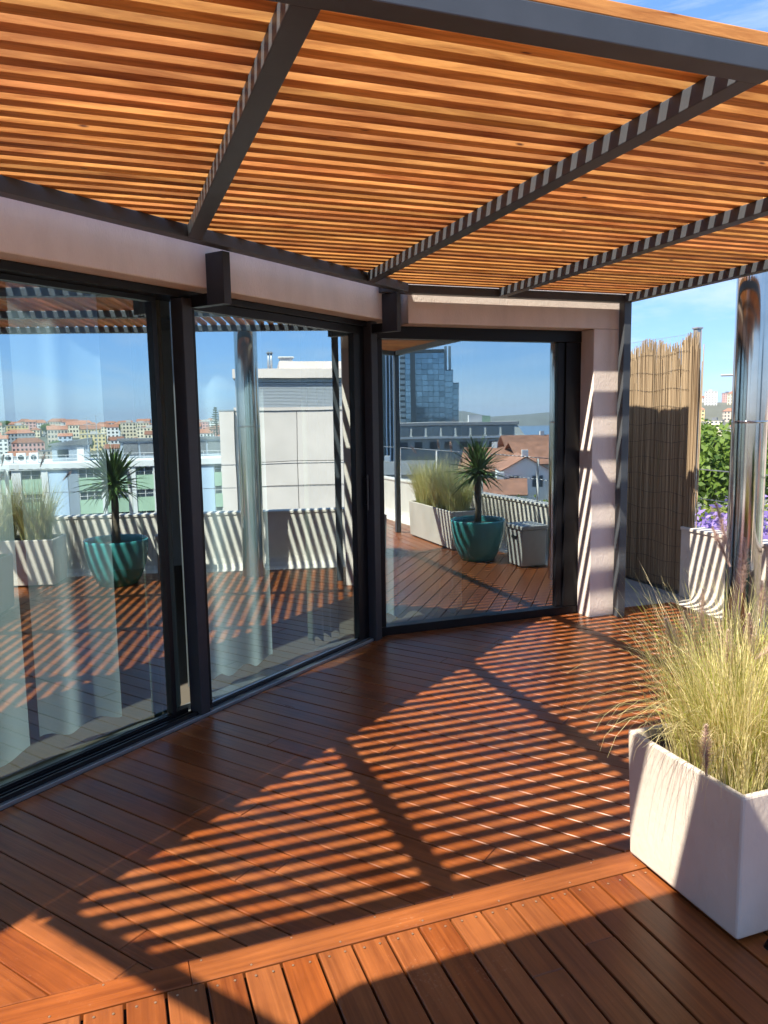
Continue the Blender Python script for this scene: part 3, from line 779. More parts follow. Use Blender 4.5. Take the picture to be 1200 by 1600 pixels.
LEAVES = [palm_leaf_mesh(rnd.uniform(.33, .43), R(rnd.uniform(5, 55)), s_) for s_ in range(9)]
for i in range(150):
    o = bpy.data.objects.new('leaf', LEAVES[i % 9]); link(o, palm)
    el = rnd.uniform(-38, 82); az = i * 2.39996
    o.location = Vector((PX, PY, .95 + rnd.uniform(0, .10))) - wloc(palm)
    o.rotation_euler = (rnd.uniform(-.5, .5), -R(el), az)

# grey storage box by the parapet, next to the pot
bx = thing('storage_box', 'dark grey lidded storage box by the parapet next to the pot', 'box', (4.14, 3.3, 0))
b = MB(); b.box((4.00, 3.14, .012), (4.29, 3.46, .40)); b.build('body', 'grey_box', bx, bevel=.012)
b = MB(); b.box((3.985, 3.125, .402), (4.305, 3.475, .445)); b.build('lid', 'grey_box', bx, bevel=.010)
b = MB(); b.box((3.989, 3.25, .30), (3.999, 3.35, .33)); b.build('handle', 'black', bx, bevel=.003)
# dark folded frame of a chair beside the planter, at the edge of view
fr = thing('folding_chair', 'black metal folding chair leaning by the near end of the planter', 'chair', (1.9, 1.55, 0))
for dx in (0, .40):
    b = MB(); b.tube([(1.752 + dx, 1.575, .014), (1.80 + dx, 1.56, .10), (1.96 + dx, 1.50, .42), (2.02 + dx, 1.46, .85)], .012, 8); b.build('leg', 'black', fr, smooth=True)
    b = MB(); b.tube([(2.05 + dx, 1.575, .014), (1.88 + dx, 1.53, .42)], .011, 8); b.build('leg', 'black', fr, smooth=True)
b = MB(); b.obox((1.86, 1.46, .425), (.52, 0, .0), (.10, .10, 0), (0, 0, .02)); b.build('seat', 'black', fr, bevel=.004)
b = MB(); b.obox((1.99, 1.455, .62), (.46, 0, 0), (.03, -.01, .18), (0, .012, 0)); b.build('backrest', 'black', fr, bevel=.004)

# ------------------------------------------------------------------ polished steel flue
col = thing('steel_column', 'tall polished stainless steel round column at the deck corner', 'column', (4.09, 4.03, 0))
for z0, z1 in ((0.0, 1.545), (1.551, 3.45)):
    b = MB(); b.lathe([(.114, z0), (.114, z1)], (4.09, 4.03, -.02), 96); b.build('section', 'chrome', col, smooth=True)
b = MB(); b.lathe([(0, 3.45), (.1135, 3.45)], (4.09, 4.03, -.02), 48); b.build('cap', 'chrome', col)
for z in (1.548,):
    b = MB(); b.lathe([(.112, z - .010), (.1165, z - .006), (.1165, z + .006), (.112, z + .010)], (4.09, 4.03, -.02), 64); b.build('joint_ring', 'chrome', col, smooth=True)

# ------------------------------------------------------------------ reed screen
leafmat('reed', (0.22, 0.145, 0.08), (0.56, 0.43, 0.27), 0.15, 0.8)
rs_ = thing('reed_screen', 'tall split reed privacy screen on a galvanised post beyond the pier', 'screen', (4.74, 5.8, -.02))
b = MB()
def reed_at(yy): return 4.735 + .012 * math.sin(yy * 7) - .004 * (yy - 5.3)
for layer in range(2):
  yy = 5.235 + .004 * layer
  while yy < 7.4:
      r_ = rnd.uniform(.0018, .0042); zt = 2.18 + .04 * math.sin(yy * 11) + rnd.uniform(-.10, .07) - (.2 if rnd.random() < .10 else 0)
      xx = reed_at(yy) + .014 * layer + rnd.uniform(-.008, .008); ln = rnd.uniform(-.018, .018)
      k0 = len(b.v); b.tube([(xx, yy, .02 + rnd.uniform(-.02, .02)), (xx + rnd.uniform(-.004, .004), yy + ln * .5, 1.1), (xx + rnd.uniform(-.006, .006), yy + ln, zt)], [r_, r_ * .97, r_ * .85], 5); tn = min(1, max(0, rnd.gauss(.5, .28))); b.t += [tn] * (len(b.v) - k0)
      yy += r_ * 2 * rnd.uniform(.30, .56) + (.007 if rnd.random() < .012 else 0)
for k in range(16):                                   # loose ends by the post
    y0 = 5.24 + rnd.uniform(-.03, .04); xx = 4.73 + rnd.uniform(-.02, .02); k0 = len(b.v)
    b.tube([(xx, y0, rnd.uniform(.05, 1.2)), (xx + rnd.uniform(-.01, .01), y0 + rnd.uniform(-.02, .02), rnd.uniform(1.9, 2.2))], .004, 5); b.t += [rnd.random()] * (len(b.v) - k0)
stuff(b.build('reeds', 'reed', rs_))
b = MB()
for k in range(14):
    z = .10 + k * .155
    b.tube([(reed_at(5.33 + j * .07) - .010, 5.33 + j * .07, z + .012 * math.sin(j * .9 + k)) for j in range(30)], .0016, 4)
stuff(b.build('binding_wires', 'wire', rs_))
b = MB(); b.box((4.765, 5.30, -.02), (4.815, 5.35, 2.30)); b.build('post', 'galv', rs_, bevel=.004)
b = MB(); b.box((4.758, 5.293, 2.302), (4.822, 5.357, 2.318)); b.build('post_cap', 'galv', rs_, bevel=.003)
b = MB(); b.box((4.72, 5.27, -.0205), (4.86, 5.38, -.012)); b.build('base_plate', 'galv', rs_)
b = MB()
for z in (2.02, 2.12, 2.27): b.tube([(4.79, 5.33, z), (4.79, 7.4, z)], .0015, 4)
for k in range(40): b.tube([(4.79, 5.36 + k * .05, 1.9), (4.79, 5.36 + k * .05, 2.27)], .0013, 4)
stuff(b.build('wire_mesh', 'galv', rs_))

# ------------------------------------------------------------------ added sunshade out of view, rim outlined to cast the near-board shade
um = thing('added_sunshade', 'added square beige sunshade, unseen left behind the viewer, shaped to shade near boards', 'added_sunshade', (-.55, .35, 0))
b = MB()
rim = [(-1.33, 1.17), (-1.12, 1.265), (-.25, 1.285), (.33, 1.29), (.36, .60), (.36, -.5), (-1.40, -.5), (-1.42, .5)]
cx_, cy0 = -.52, .40
for p_ in rim: b.v.append(Vector((p_[0], p_[1], 2.46)))
b.v.append(Vector((cx_, cy0, 2.80)))
for i in range(len(rim)): b.f.append(((i + 1) % len(rim), i, len(rim))); b.m.append(0)
for i, p_ in enumerate(rim): b.v.append(Vector((p_[0], p_[1], 2.38)))
for i in range(len(rim)):
    j = (i + 1) % len(rim); b.f.append((i, j, len(rim) + 1 + j, len(rim) + 1 + i)); b.m.append(0)
o = b.build('canopy', 'fabric', um)
mod = o.modifiers.new('cloth', 'SOLIDIFY'); mod.thickness = .004
b = MB(); b.tube([(cx_, cy0, .05), (cx_, cy0, 2.78)], .022, 12); b.build('pole', 'white_metal', um, smooth=True)
for p_ in rim:
    b = MB(); b.tube([(cx_, cy0, 2.74), (p_[0], p_[1], 2.445)], .007, 6); b.build('rib', 'white_metal', um)
b = MB(); b.lathe([(0, .0015), (.24, .0015), (.25, .03), (.23, .055), (.04, .07), (.03, .16), (0, .16)], (cx_, cy0, 0), 32); b.build('base', 'concrete', um, smooth=True)

# ------------------------------------------------------------------ the city around
simple('win_dark', (0.05, 0.065, 0.08), 0.12, rand=0.4)
simple('roof_tile', (0.31, 0.14, 0.085), 0.85, noise=0.35, nscale=1.2, rand=0.30)
simple('roof_pale', (0.45, 0.43, 0.40), 0.85, noise=0.1, nscale=0.5)
simple('roof_dark', (0.14, 0.15, 0.16), 0.7, noise=0.15, nscale=0.4)
WALLS = {'white': (0.74, 0.73, 0.70), 'cream': (0.70, 0.62, 0.46), 'pink': (0.62, 0.36, 0.32), 'yellow': (0.68, 0.54, 0.26), 'grey': (0.40, 0.41, 0.42), 'pale blue': (0.48, 0.56, 0.64), 'beige': (0.55, 0.47, 0.38)}
for k_, c_ in WALLS.items(): simple('wall ' + k_, c_, 0.85, noise=0.06, nscale=0.6)
ROOFS = {'terracotta': 'roof_tile', 'pale flat': 'roof_pale', 'dark flat': 'roof_dark'}

def house_meshes(w, d, h, kind, floors, cols):
    """local meshes, origin at the middle of the base, front towards -Y"""
    a = MB(); a.box((-w / 2, -d / 2, -6), (w / 2, d / 2, h))
    rf = MB(); e = .35
    if kind == 'gable':
        rh = min(w, d) * .30; y0, y1, x0, x1 = -d / 2 - e, d / 2 + e, -w / 2 - e, w / 2 + e
        rf.poly([(x0, y0, h + .02), (x1, y0, h + .02), (x1, 0, h + rh), (x0, 0, h + rh)]); rf.poly([(x1, y1, h + .02), (x0, y1, h + .02), (x0, 0, h + rh), (x1, 0, h + rh)])
        rf.poly([(x0, y1, h + .02), (x0, y0, h + .02), (x0, 0, h + rh)]); rf.poly([(x1, y0, h + .02), (x1, y1, h + .02), (x1, 0, h + rh)]); rf.poly([(x0, y0, h + .02), (x0, y1, h + .02), (x1, y1, h + .02), (x1, y0, h + .02)])
    elif kind == 'hip':
        rh = min(w, d) * .28; y0, y1, x0, x1 = -d / 2 - e, d / 2 + e, -w / 2 - e, w / 2 + e; q = min(w, d) * .42
        A_, B_ = (x0 + q, 0, h + rh), (x1 - q, 0, h + rh)
        rf.poly([(x0, y0, h + .02), (x1, y0, h + .02), B_, A_]); rf.poly([(x1, y1, h + .02), (x0, y1, h + .02), A_, B_]); rf.poly([(x0, y1, h + .02), (x0, y0, h + .02), A_]); rf.poly([(x1, y0, h + .02), (x1, y1, h + .02), B_]); rf.poly([(x0, y0, h + .02), (x0, y1, h + .02), (x1, y1, h + .02), (x1, y0, h + .02)])
    else:
        rf.box((-w / 2 - .2, -d / 2 - .2, h + .01), (w / 2 + .2, d / 2 + .2, h + .5)); rf.box((-w * .2, -d * .1, h + .51), (w * .1, d * .25, h + 2.4))
    wi = MB(); fh = h / floors; cw = w / cols
    for f in range(-1, floors):
        for c in range(cols):
            xc = -w / 2 + cw * (c + .5); z0 = f * fh + fh * .28
            wi.box((xc - cw * .24, -d / 2 - .05, z0), (xc + cw * .24, -d / 2 + .02, z0 + fh * .5))
    sc_ = max(2, int(d / 3.5)); cd = d / sc_
    for f in range(-1, floors):
        for c in range(sc_):
            yc = -d / 2 + cd * (c + .5); z0 = f * fh + fh * .28
            for sx in (-1, 1): wi.box((sx * w / 2 - .04, yc - cd * .2, z0), (sx * w / 2 + .04, yc + cd * .2, z0 + fh * .5))
    return a.mesh('wall', 'wall white'), rf.mesh('roof', 'roof_tile'), wi.mesh('windows', 'win_dark')
PROTO = [house_meshes(*q) for q in ((11, 9, 8, 'gable', 3, 4), (14, 10, 9, 'hip', 3, 5), (9, 9, 7, 'hip', 2, 3), (18, 11, 12, 'flat', 4, 6), (12, 10, 14, 'flat', 5, 4), (16, 10, 10, 'gable', 3, 6), (10, 8, 11, 'gable', 4, 3), (22, 11, 9, 'hip', 3, 8))]
PW = [11, 14, 9, 18, 12, 16, 10, 22]
PFLAT = [False, False, False, True, True, False, False, False]
PWORD = ['gabled', 'hip-roofed', 'small', 'broad', 'tall', 'long gabled', 'narrow', 'wide']
ORD = ['first', 'second', 'third', 'fourth', 'fifth', 'sixth', 'seventh', 'eighth', 'ninth', 'tenth', 'eleventh', 'twelfth', 'thirteenth', 'fourteenth', 'fifteenth', 'sixteenth', 'seventeenth', 'eighteenth', 'nineteenth', 'twentieth', 'twenty-first', 'twenty-second', 'twenty-third', 'twenty-fourth', 'twenty-fifth', 'twenty-sixth', 'twenty-seventh', 'twenty-eighth', 'twenty-ninth', 'thirtieth'] + ['thirty-' + q_ for q_ in ('first', 'second', 'third', 'fourth', 'fifth', 'sixth', 'seventh', 'eighth', 'ninth')] + ['fortieth'] + ['forty-' + q_ for q_ in ('first', 'second', 'third', 'fourth', 'fifth', 'sixth', 'seventh', 'eighth', 'ninth')]

def put_house(pi, x, y, z, face, wall, roof, label, group):
    t = thing('house', label, 'house', (x, y, z), group)
    t.rotation_euler = (0, 0, face); sc_ = .72 if group and 'mirrored' in group else .58; t.scale = (sc_, sc_, sc_ * hr.uniform(.85, 1.15))
    wm, rm, im = PROTO[pi]
    for nm, me, mt in (('wall', wm, 'wall ' + wall), ('roof', rm, ROOFS[roof]), ('windows', im, None)):
        o = bpy.data.objects.new(nm, me); link(o, t)
        if mt:
            o.material_slots[0].link = 'OBJECT'; o.material_slots[0].material = MATS[mt]
        else: stuff(o)
    return t

hr = random.Random(21)
def hillside(radii, az0, az1, where, group, flip):
    for ri, r_ in enumerate(radii):
        az = az0 + hr.uniform(0, 1.2); row = []
        while az < az1:
            pi = hr.choice([0, 1, 1, 2, 3, 4, 5, 5, 6, 7]); wd = PW[pi] * .8
            az += math.degrees(wd / 2 / r_)
            rr = r_ + hr.uniform(-14, 14)
            row.append((pi, az, rr)); az += math.degrees((wd / 2 + hr.choice([0.4, 0.8, 3, 6])) / r_)
        if flip: row.reverse()
        for k, (pi, az, rr) in enumerate(row):
            x, y = rr * math.sin(R(az)), rr * math.cos(R(az)); z = terrain(x, y)
            wall = hr.choice(['white', 'white', 'white', 'white', 'white', 'cream', 'cream', 'pink', 'yellow', 'grey', 'pale blue', 'beige']); roof = hr.choice(['pale flat', 'dark flat', 'pale flat']) if PFLAT[pi] else 'terracotta'
            lab = '%s %s house, %s roof, %s from left in %s row %s' % (PWORD[pi], wall, roof, ORD[k], ORD[ri], where)
            put_house(pi, x, y, z, math.pi / 2 * 0 - R(az) + R(hr.uniform(-14, 14)), wall, roof, lab, group)
hillside([345, 400, 455, 510, 565, 620, 670, 710], 88.5, 114.5, 'uphill', 'houses on the mirrored hillside', True)
hillside([330, 390, 450, 520, 590], 37.0, 50.0, 'above the park trees', 'houses above the park trees', False)

# trees
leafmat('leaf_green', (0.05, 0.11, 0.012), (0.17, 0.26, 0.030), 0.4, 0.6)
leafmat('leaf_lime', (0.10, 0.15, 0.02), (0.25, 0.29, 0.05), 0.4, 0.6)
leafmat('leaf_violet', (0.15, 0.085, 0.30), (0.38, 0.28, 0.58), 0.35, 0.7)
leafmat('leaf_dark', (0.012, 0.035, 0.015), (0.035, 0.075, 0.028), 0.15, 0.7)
def crown_mesh(seed, blobs, n, size, mt, jag=.3):
    r_ = random.Random(seed); b = MB()
    for i in range(n):
        bx_, by_, bz_, br_ = r_.choice(blobs)
        d = Vector((r_.gauss(0, 1), r_.gauss(0, 1), r_.gauss(0, .8))).normalized(); rad = br_ * (r_.uniform(.55, 1.0) ** .6) * (1 + jag * r_.gauss(0, .35))
        p = Vector((bx_, by_, bz_)) + d * rad; nn = (d + Vector((r_.gauss(0, .6), r_.gauss(0, .6), r_.gauss(0, .6)))).normalized()
        u = nn.cross(UP).normalized() if abs(nn.z) < .95 else Vector((1, 0, 0)); v = nn.cross(u); a = r_.uniform(0, 6.3)
        u, v = u * math.cos(a) + v * math.sin(a), v * math.cos(a) - u * math.sin(a); s_ = size * r_.uniform(.6, 1.3)
        b.v += [p - u * s_, p - v * s_ * .5, p + u * s_, p + v * s_ * .5]; k = len(b.v) - 4; b.f.append((k, k + 1, k + 2, k + 3)); b.m.append(0)
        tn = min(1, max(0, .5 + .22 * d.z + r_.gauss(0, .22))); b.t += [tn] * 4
    return b.mesh('crown', mt)
def trunk_mesh(h, r0, limbs, seed):
    r_ = random.Random(seed); b = MB(); b.tube([(0, 0, -h), (.1 * r0, 0, -h * .5), (0, .2 * r0, 0)], [r0, r0 * .8, r0 * .55], 8)
    for k in range(limbs):
        a = k * 6.283 / limbs + r_.uniform(-.3, .3); L = 3.6
        b.tube([(0, 0, -2.5), (math.cos(a) * L * .3, math.sin(a) * L * .3, 0), (math.cos(a) * L * .6, math.sin(a) * L * .6, L * .45)], [r0 * .4, r0 * .28, r0 * .08], 6)
    return b.mesh('trunk', 'bark')
def blobs(seed, R0, n, flat=.7):
    r_ = random.Random(seed); out = []
    for i in range(n):
        d = Vector((r_.gauss(0, 1), r_.gauss(0, 1), r_.gauss(0, .6))).normalized() * R0 * r_.uniform(.35, .75); out.append((d.x, d.y, d.z * flat, R0 * r_.uniform(.28, .48)))
    return out
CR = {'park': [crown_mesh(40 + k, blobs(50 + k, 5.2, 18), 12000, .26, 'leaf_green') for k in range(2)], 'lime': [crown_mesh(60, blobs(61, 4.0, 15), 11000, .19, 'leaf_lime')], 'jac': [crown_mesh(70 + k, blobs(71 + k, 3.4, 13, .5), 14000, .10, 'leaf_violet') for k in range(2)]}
TR = {'park': trunk_mesh(24, .45, 5, 1), 'jac': trunk_mesh(24, .35, 6, 2)}
def tree(name, label, x, y, z, kind, v, sc_, rz, group, tk='park'):
    t = thing(name, label, 'tree', (x, y, z), group); t.rotation_euler = (0, 0, rz); t.scale = (sc_, sc_, sc_)
    o = bpy.data.objects.new('crown', CR[kind][v]); link(o, t); o = bpy.data.objects.new('trunk', TR[tk]); link(o, t)
    return t
for k, (az, D, z, v, sc_) in enumerate(((38.5, 66, -2.6, 0, 1.0), (43.3, 60, -1.7, 1, 1.0), (47.6, 64, -1.7, 0, 1.0), (52, 62, -2.6, 1, 1.0), (34, 64, -3, 1, 1))):
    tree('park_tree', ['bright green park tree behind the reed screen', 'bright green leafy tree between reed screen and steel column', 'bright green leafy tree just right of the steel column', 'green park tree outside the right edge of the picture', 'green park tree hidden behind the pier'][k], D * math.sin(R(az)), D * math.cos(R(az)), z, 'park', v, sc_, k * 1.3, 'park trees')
for k, (az, D, z, sc_) in enumerate(((41.2, 44, -5.2, .95), (45.8, 42, -5.0, .95), (50, 45, -5.2, 1.0))):
    tree('lime_tree', ['lower yellow green tree in front of the park trees, left of the column', 'lower yellow green tree in front of the park trees, behind the column', 'lower yellow green tree farther right in front of the park trees'][k], D * math.sin(R(az)), D * math.cos(R(az)), z, 'lime', 0, sc_, k * 2.1, 'park trees')
for k, (az, D, z, v, sc_) in enumerate(((41.2, 18.5, -2.45, 0, 1.0), (46.8, 19, -2.4, 1, 1.0))):
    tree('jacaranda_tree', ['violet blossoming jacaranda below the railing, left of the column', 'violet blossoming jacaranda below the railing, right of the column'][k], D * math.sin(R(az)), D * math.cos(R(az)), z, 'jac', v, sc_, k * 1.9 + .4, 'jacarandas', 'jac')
tree('garden_tree', 'olive green garden tree beyond the parapet, mirrored in the narrow window', 21.3, -26.2, -4.3, 'lime', 0, .62, 2.0, None)
tree('garden_tree', 'low dark green tree at the right edge of the narrow window mirror', 25.0, -25.5, -5.2, 'park', 1, .5, 1.0, None)
hr2 = random.Random(5)
for k in range(14):
    az = 113.5 - k * 1.65 + hr2.uniform(-.6, .6); r_ = hr2.choice([372, 432, 490, 552, 617]); x, y = r_ * math.sin(R(az)), r_ * math.cos(R(az))
    tree('hill_tree', 'dark green tree among hillside houses, %s from left of those trees' % ORD[k], x, y, terrain(x, y) + 7, 'park', k % 2, .8, k, 'trees between the hillside houses')
# conifer beside the stone block
nt = thing('norfolk_pine', 'tall dark conifer on the skyline left of the stone block', 'tree', (293, -39.6, -10))
r_ = random.Random(3); b = MB()
for tier in range(13):
    z = -4 + tier * .82; Rr = 3.9 * (1 - tier / 13.5)
    for k in range(9):
        a = k * 6.283 / 9 + tier * .5; d = Vector((math.cos(a), math.sin(a), 0))
        for q in range(26):
            f = r_.random(); p = Vector((293, -39.6, z)) + d * Rr * f + Vector((r_.gauss(0, .12), r_.gauss(0, .12), .25 * f + r_.gauss(0, .1))); u = Vector((r_.gauss(0, 1), r_.gauss(0, 1), r_.gauss(0, .4))).normalized() * .3; w_ = u.cross(UP).normalized() * .15
            b.v += [p - u, p - w_, p + u, p + w_]; n0 = len(b.v) - 4; b.f.append((n0, n0 + 1, n0 + 2, n0 + 3)); b.m.append(0); b.t += [r_.random()] * 4
b.build('crown', 'leaf_dark', nt)
b = MB(); b.tube([(293, -39.6, -22), (293, -39.6, 6.6)], [.5, .06], 8); b.build('trunk', 'bark', nt)

# street lamp head behind the column
sl = thing('street_lamp', 'grey street lamp head showing just left of the steel column', 'lamp', (25.2, 24.5, -27))
b = MB(); b.tube([(25.2, 24.5, -27), (25.2, 24.5, 2.6), (25.05, 24.62, 3.0), (24.7, 24.9, 3.08)], [.11, .07, .05, .04], 8); b.build('pole', 'galv', sl, smooth=True)
b = MB(); b.obox((24.04, 25.30, 3.05), (.62, -.52, 0), (.10, .12, 0), (0, 0, .09)); b.build('lamp_head', 'galv', sl, bevel=.03)

# ---- office block mirrored in the left doors
simple('office_white', (0.72, 0.71, 0.69), 0.8, noise=0.06, nscale=.4)
simple('office_green', (0.36, 0.50, 0.36), 0.7, noise=0.08, nscale=.5, rand=.08)
simple('office_blue', (0.46, 0.58, 0.72), 0.7, noise=0.05, nscale=.5)
simple('office_grey', (0.30, 0.35, 0.40), 0.6, noise=0.08, nscale=.5)
OC = Vector((101.643, -26.836, 0)); OT = Vector((0.276, 0.961, 0)); ON = Vector((-0.961, 0.276, 0))     # ON faces the terrace
off = thing('office_block', 'white office block with green panels and ribbon windows, mirrored behind the palm', 'building', tuple(OC + Vector((0, 0, -27))))
def ob(name, u0, u1, n0, n1, z0, z1, mt, parent=off, bev=0):
    b = MB(); b.obox(OC + OT * u0 + ON * n0 + UP * z0, OT * (u1 - u0), ON * (n1 - n0), UP * (z1 - z0)); return b.build(name, mt, parent, bevel=bev)
ob('wall', -34, 34, -14, -.35, -27, -4.62, 'office_white')
ob('cornice', -34.2, 34.2, -14, .25, -4.60, -3.80, 'office_white')
SEG = [(-12.1, -10.7, 'w'), (-10.7, -9.65, 'p'), (-9.65, -7.2, 'w'), (-7.2, -6.4, 'p'), (-6.4, -4.0, 'b'), (-4.0, -2.65, 'g'), (-2.65, .3, 'w'), (.3, .8, 'p'), (.8, 4.15, 'w'), (4.15, 4.7, 'p'), (4.7, 7.1, 'w'), (7.1, 7.6, 'p'), (7.6, 10.6, 'w'), (10.6, 11.1, 'p'), (11.1, 13.6, 'w'), (13.6, 15.3, 'b'), (15.3, 18.3, 'w'), (18.3, 18.8, 'p'), (18.8, 22, 'w'), (22, 22.5, 'p')]
u = -12.1
while u > -33: SEG.append((u - .6, u, 'p')); SEG.append((u - 3.6, u - .6, 'w')); u -= 3.6
for u0, u1, k in SEG:
    if k == 'p': ob('pillar', u0, u1, -.349, .06, -20, -4.61, 'office_white')
    elif k == 'b': ob('blind_panel', u0 + .02, u1 - .02, -.349, -.05, -20, -4.9, 'office_blue')
    elif k == 'g': ob('blind_panel', u0, u1 - .02, -.349, -.12, -20, -4.61, 'office_grey')
    else:
        for f in range(5):
            zt = -4.72 - 3.06 * f
            ob('spandrel', u0 + .01, u1 - .01, -.349, -.10, zt - 3.05, zt - 1.10, 'office_green')
            wn_ = ob('window', u0 + .01, u1 - .01, -.349, -.27, zt - 1.08, zt, 'win_dark')
            nm = max(2, round((u1 - u0) / 1.05))
            for q in range(nm + 1):
                uu = u0 + .03 + (u1 - u0 - .14) * q / nm; ob('mullion', uu, uu + .08, -.268, -.18, zt - 1.08, zt, 'office_white', wn_)
            ob('transom', u0 + .01, u1 - .01, -.266, -.20, zt - .62, zt - .56, 'office_white', wn_)
# things on its roof
rf_ = thing('roof_plant_room', 'dark grey set-back plant storey on the office block roof', 'building', tuple(OC + ON * -8 + UP * -3.8))
ob('wall', 3.0, 26, -12, -7, -3.79, -1.25, 'office_grey', rf_)
for k in range(9): ob('louvre', 3.4 + k * 2.4, 5.5 + k * 2.4, -6.99, -6.9, -3.3, -1.6, 'roof_dark', rf_)
ob('roof', 2.6, 26.4, -12.3, -6.6, -1.24, -1.0, 'roof_dark', rf_)
rg_ = thing('roof_shed', 'pale roof shed with dark sloping cap on the office block', 'shed', tuple(OC + OT * -3 + ON * -6 + UP * -3.8))
ob('wall', -6.0, -1.2, -9, -5, -3.79, -1.6, 'office_grey', rg_); b = MB()
b.prism([(0, 0), (1, 0), (1, 1), (0, 1)], 0, 1); b.v = [OC + OT * (-6.4 + 5.6 * v_.x) + ON * (-9.3 + 4.7 * v_.y) + UP * (-1.59 + v_.z * (.9 if v_.x > .5 else .15)) for v_ in b.v]; b.build('roof', 'roof_dark', rg_)
ob('window', -5.3, -3.9, -4.99, -4.94, -3.2, -2.2, 'win_dark', rg_); ob('door', -2.8, -1.9, -4.99, -4.93, -3.78, -1.9, 'office_white', rg_)
for k in range(4):
    u0 = -13.4 + k * 1.55; ac = thing('air_conditioner', 'white boxed air conditioner on the office roof, %s from left in its row' % ORD[k], 'air conditioner', tuple(OC + OT * u0 + ON * -3 + UP * -3.8), 'roof air conditioners')
    ob('case', u0, u0 + 1.15, -3.6, -2.8, -3.79, -2.45, 'office_white', ac, .05); b = MB()
    c_ = OC + OT * (u0 + .57) + ON * -2.78 + UP * -3.05; b.tube([c_, c_ + ON * .05], .36, 16); b.build('fan_grille', 'win_dark', ac)
rl = thing('roof_railing', 'thin white railing along the office block roof edge', 'railing', tuple(OC + UP * -3.8))
for k in range(24): b = MB(); b.tube([OC + OT * (-24 + 2 * k) + ON * -.4 + UP * -3.79, OC + OT * (-24 + 2 * k) + ON * -.4 + UP * -2.75], .03, 5); b.build('post', 'white_metal', rl)
for z in (-2.76, -3.25): b = MB(); b.tube([OC + OT * -24 + ON * -.4 + UP * z, OC + OT * 22 + ON * -.4 + UP * z], .03, 5); b.build('rail', 'white_metal', rl)
for u0, zt, w_ in ((-1.3, 2.3, 'left'), (-.1, 2.6, 'right')):
    an = thing('antenna_mast', 'thin antenna mast on the office roof, %s of the pair' % w_, 'antenna', tuple(OC + OT * u0 + ON * -5 + UP * -3.8), 'roof antennas')
    b = MB(); p0 = OC + OT * u0 + ON * -4.5; b.tube([p0 + UP * -3.79, p0 + UP * zt], [.07, .03], 6); b.build('mast', 'office_grey', an)
    for z in (.2, 1.1): b = MB(); b.tube([p0 + OT * -.5 + UP * (zt - z), p0 + OT * .5 + UP * (zt - z)], .025, 5); b.build('crossarm', 'office_grey', an)

# ---- stone-clad block mirrored in the door between the posts
simple('stone', (0.68, 0.57, 0.51), 0.85, noise=0.10, nscale=.35, bump=.2, bscale=3, rand=.05)
simple('stone_joint', (0.22, 0.19, 0.17), 0.9)
simple('louvre_metal', (0.46, 0.47, 0.49), 0.45, metal=.3)
a2 = R(95); SN = -Vector((math.sin(a2), math.cos(a2), 0)); ST = Vector((-math.cos(a2), math.sin(a2), 0)); SO = Vector((70.754, -4.281, 0))
if ST.y < 0: ST = -ST
stb = thing('stone_block', 'blank pale stone clad building with louvred top storey, mirrored by the column', 'building', tuple(SO + UP * -27))
def sb_(name, u0, u1, n0, n1, z0, z1, mt, parent=stb, bev=0):
    b = MB(); b.obox(SO + ST * u0 + SN * n0 + UP * z0, ST * (u1 - u0), SN * (n1 - n0), UP * (z1 - z0)); return b.build(name, mt, parent, bevel=bev)
sb_('core', -.20, 30, -16, -.12, -27, 2.40, 'stone_joint')
zz = [2.36, -2.56, -4.93, -7.35, -9.8, -12.2, -14.6, -20, -27]; us = [-.22, 5.72, 11.7, 17.6, 23.5, 30]
for i in range(len(zz) - 1):
    for j in range(len(us) - 1): sb_('stone_panel', us[j] + .03, us[j + 1] - .03, -.119, 0, zz[i + 1] + .03, zz[i] - .03, 'stone', bev=.01)
sb_('ledge', -.3, 30.1, -.5, .12, 2.41, 2.72, 'stone')
sb_('core_wall', -.1, 30, -14, -1.0, 2.73, 5.5, 'office_grey')
for k in range(17):
    z = 2.80 + k * .138; b = MB(); b.obox(SO + ST * -.1 + SN * -.95 + UP * z, ST * 30, SN * .10 + UP * -.05, UP * .085); b.build('louvre', 'louvre_metal', stb)
sb_('glass_band', -.1, 30, -.99, -.80, 5.12, 5.50, 'office_grey')
sb_('cornice', -.3, 30.2, -14, -.3, 5.52, 6.40, 'stone')
sb_('penthouse', 4.25, 22, -12, -3, 6.41, 7.28, 'stone')
v_ = sb_('roof_vent', 4.35, 5.6, -5, -3.6, 7.29, 7.68, 'louvre_metal'); sb_('vent_cap', 4.2, 5.75, -5.2, -3.4, 7.69, 7.78, 'office_white', v_)
for du in (3.22, 3.5):
    b = MB(); p0 = SO + ST * du + SN * -2.5; b.tube([p0 + UP * 6.39, p0 + UP * 8.05], .11, 10); f_ = b.build('chimney_pipe', 'louvre_metal', stb, smooth=True)
    b = MB(); b.lathe([(.26, 8.02), (.02, 8.22)], p0, 12); b.build('rain_cap', 'roof_dark', f_)
sw = thing('stone_wing', 'lower grey stone wing at the left corner of the stone block', 'building', tuple(SO + ST * -1.2 + UP * -27))
b = MB(); b.obox(SO + ST * -1.62 + SN * 1.0 + UP * -27, ST * 1.36, SN * -6, UP * 29.4); b.build('wall', 'stone', sw)
b = MB(); b.obox(SO + ST * -1.66 + SN * 1.05 + UP * 2.41, ST * 1.42, SN * -6.1, UP * .12); b.build('coping', 'office_grey', sw)

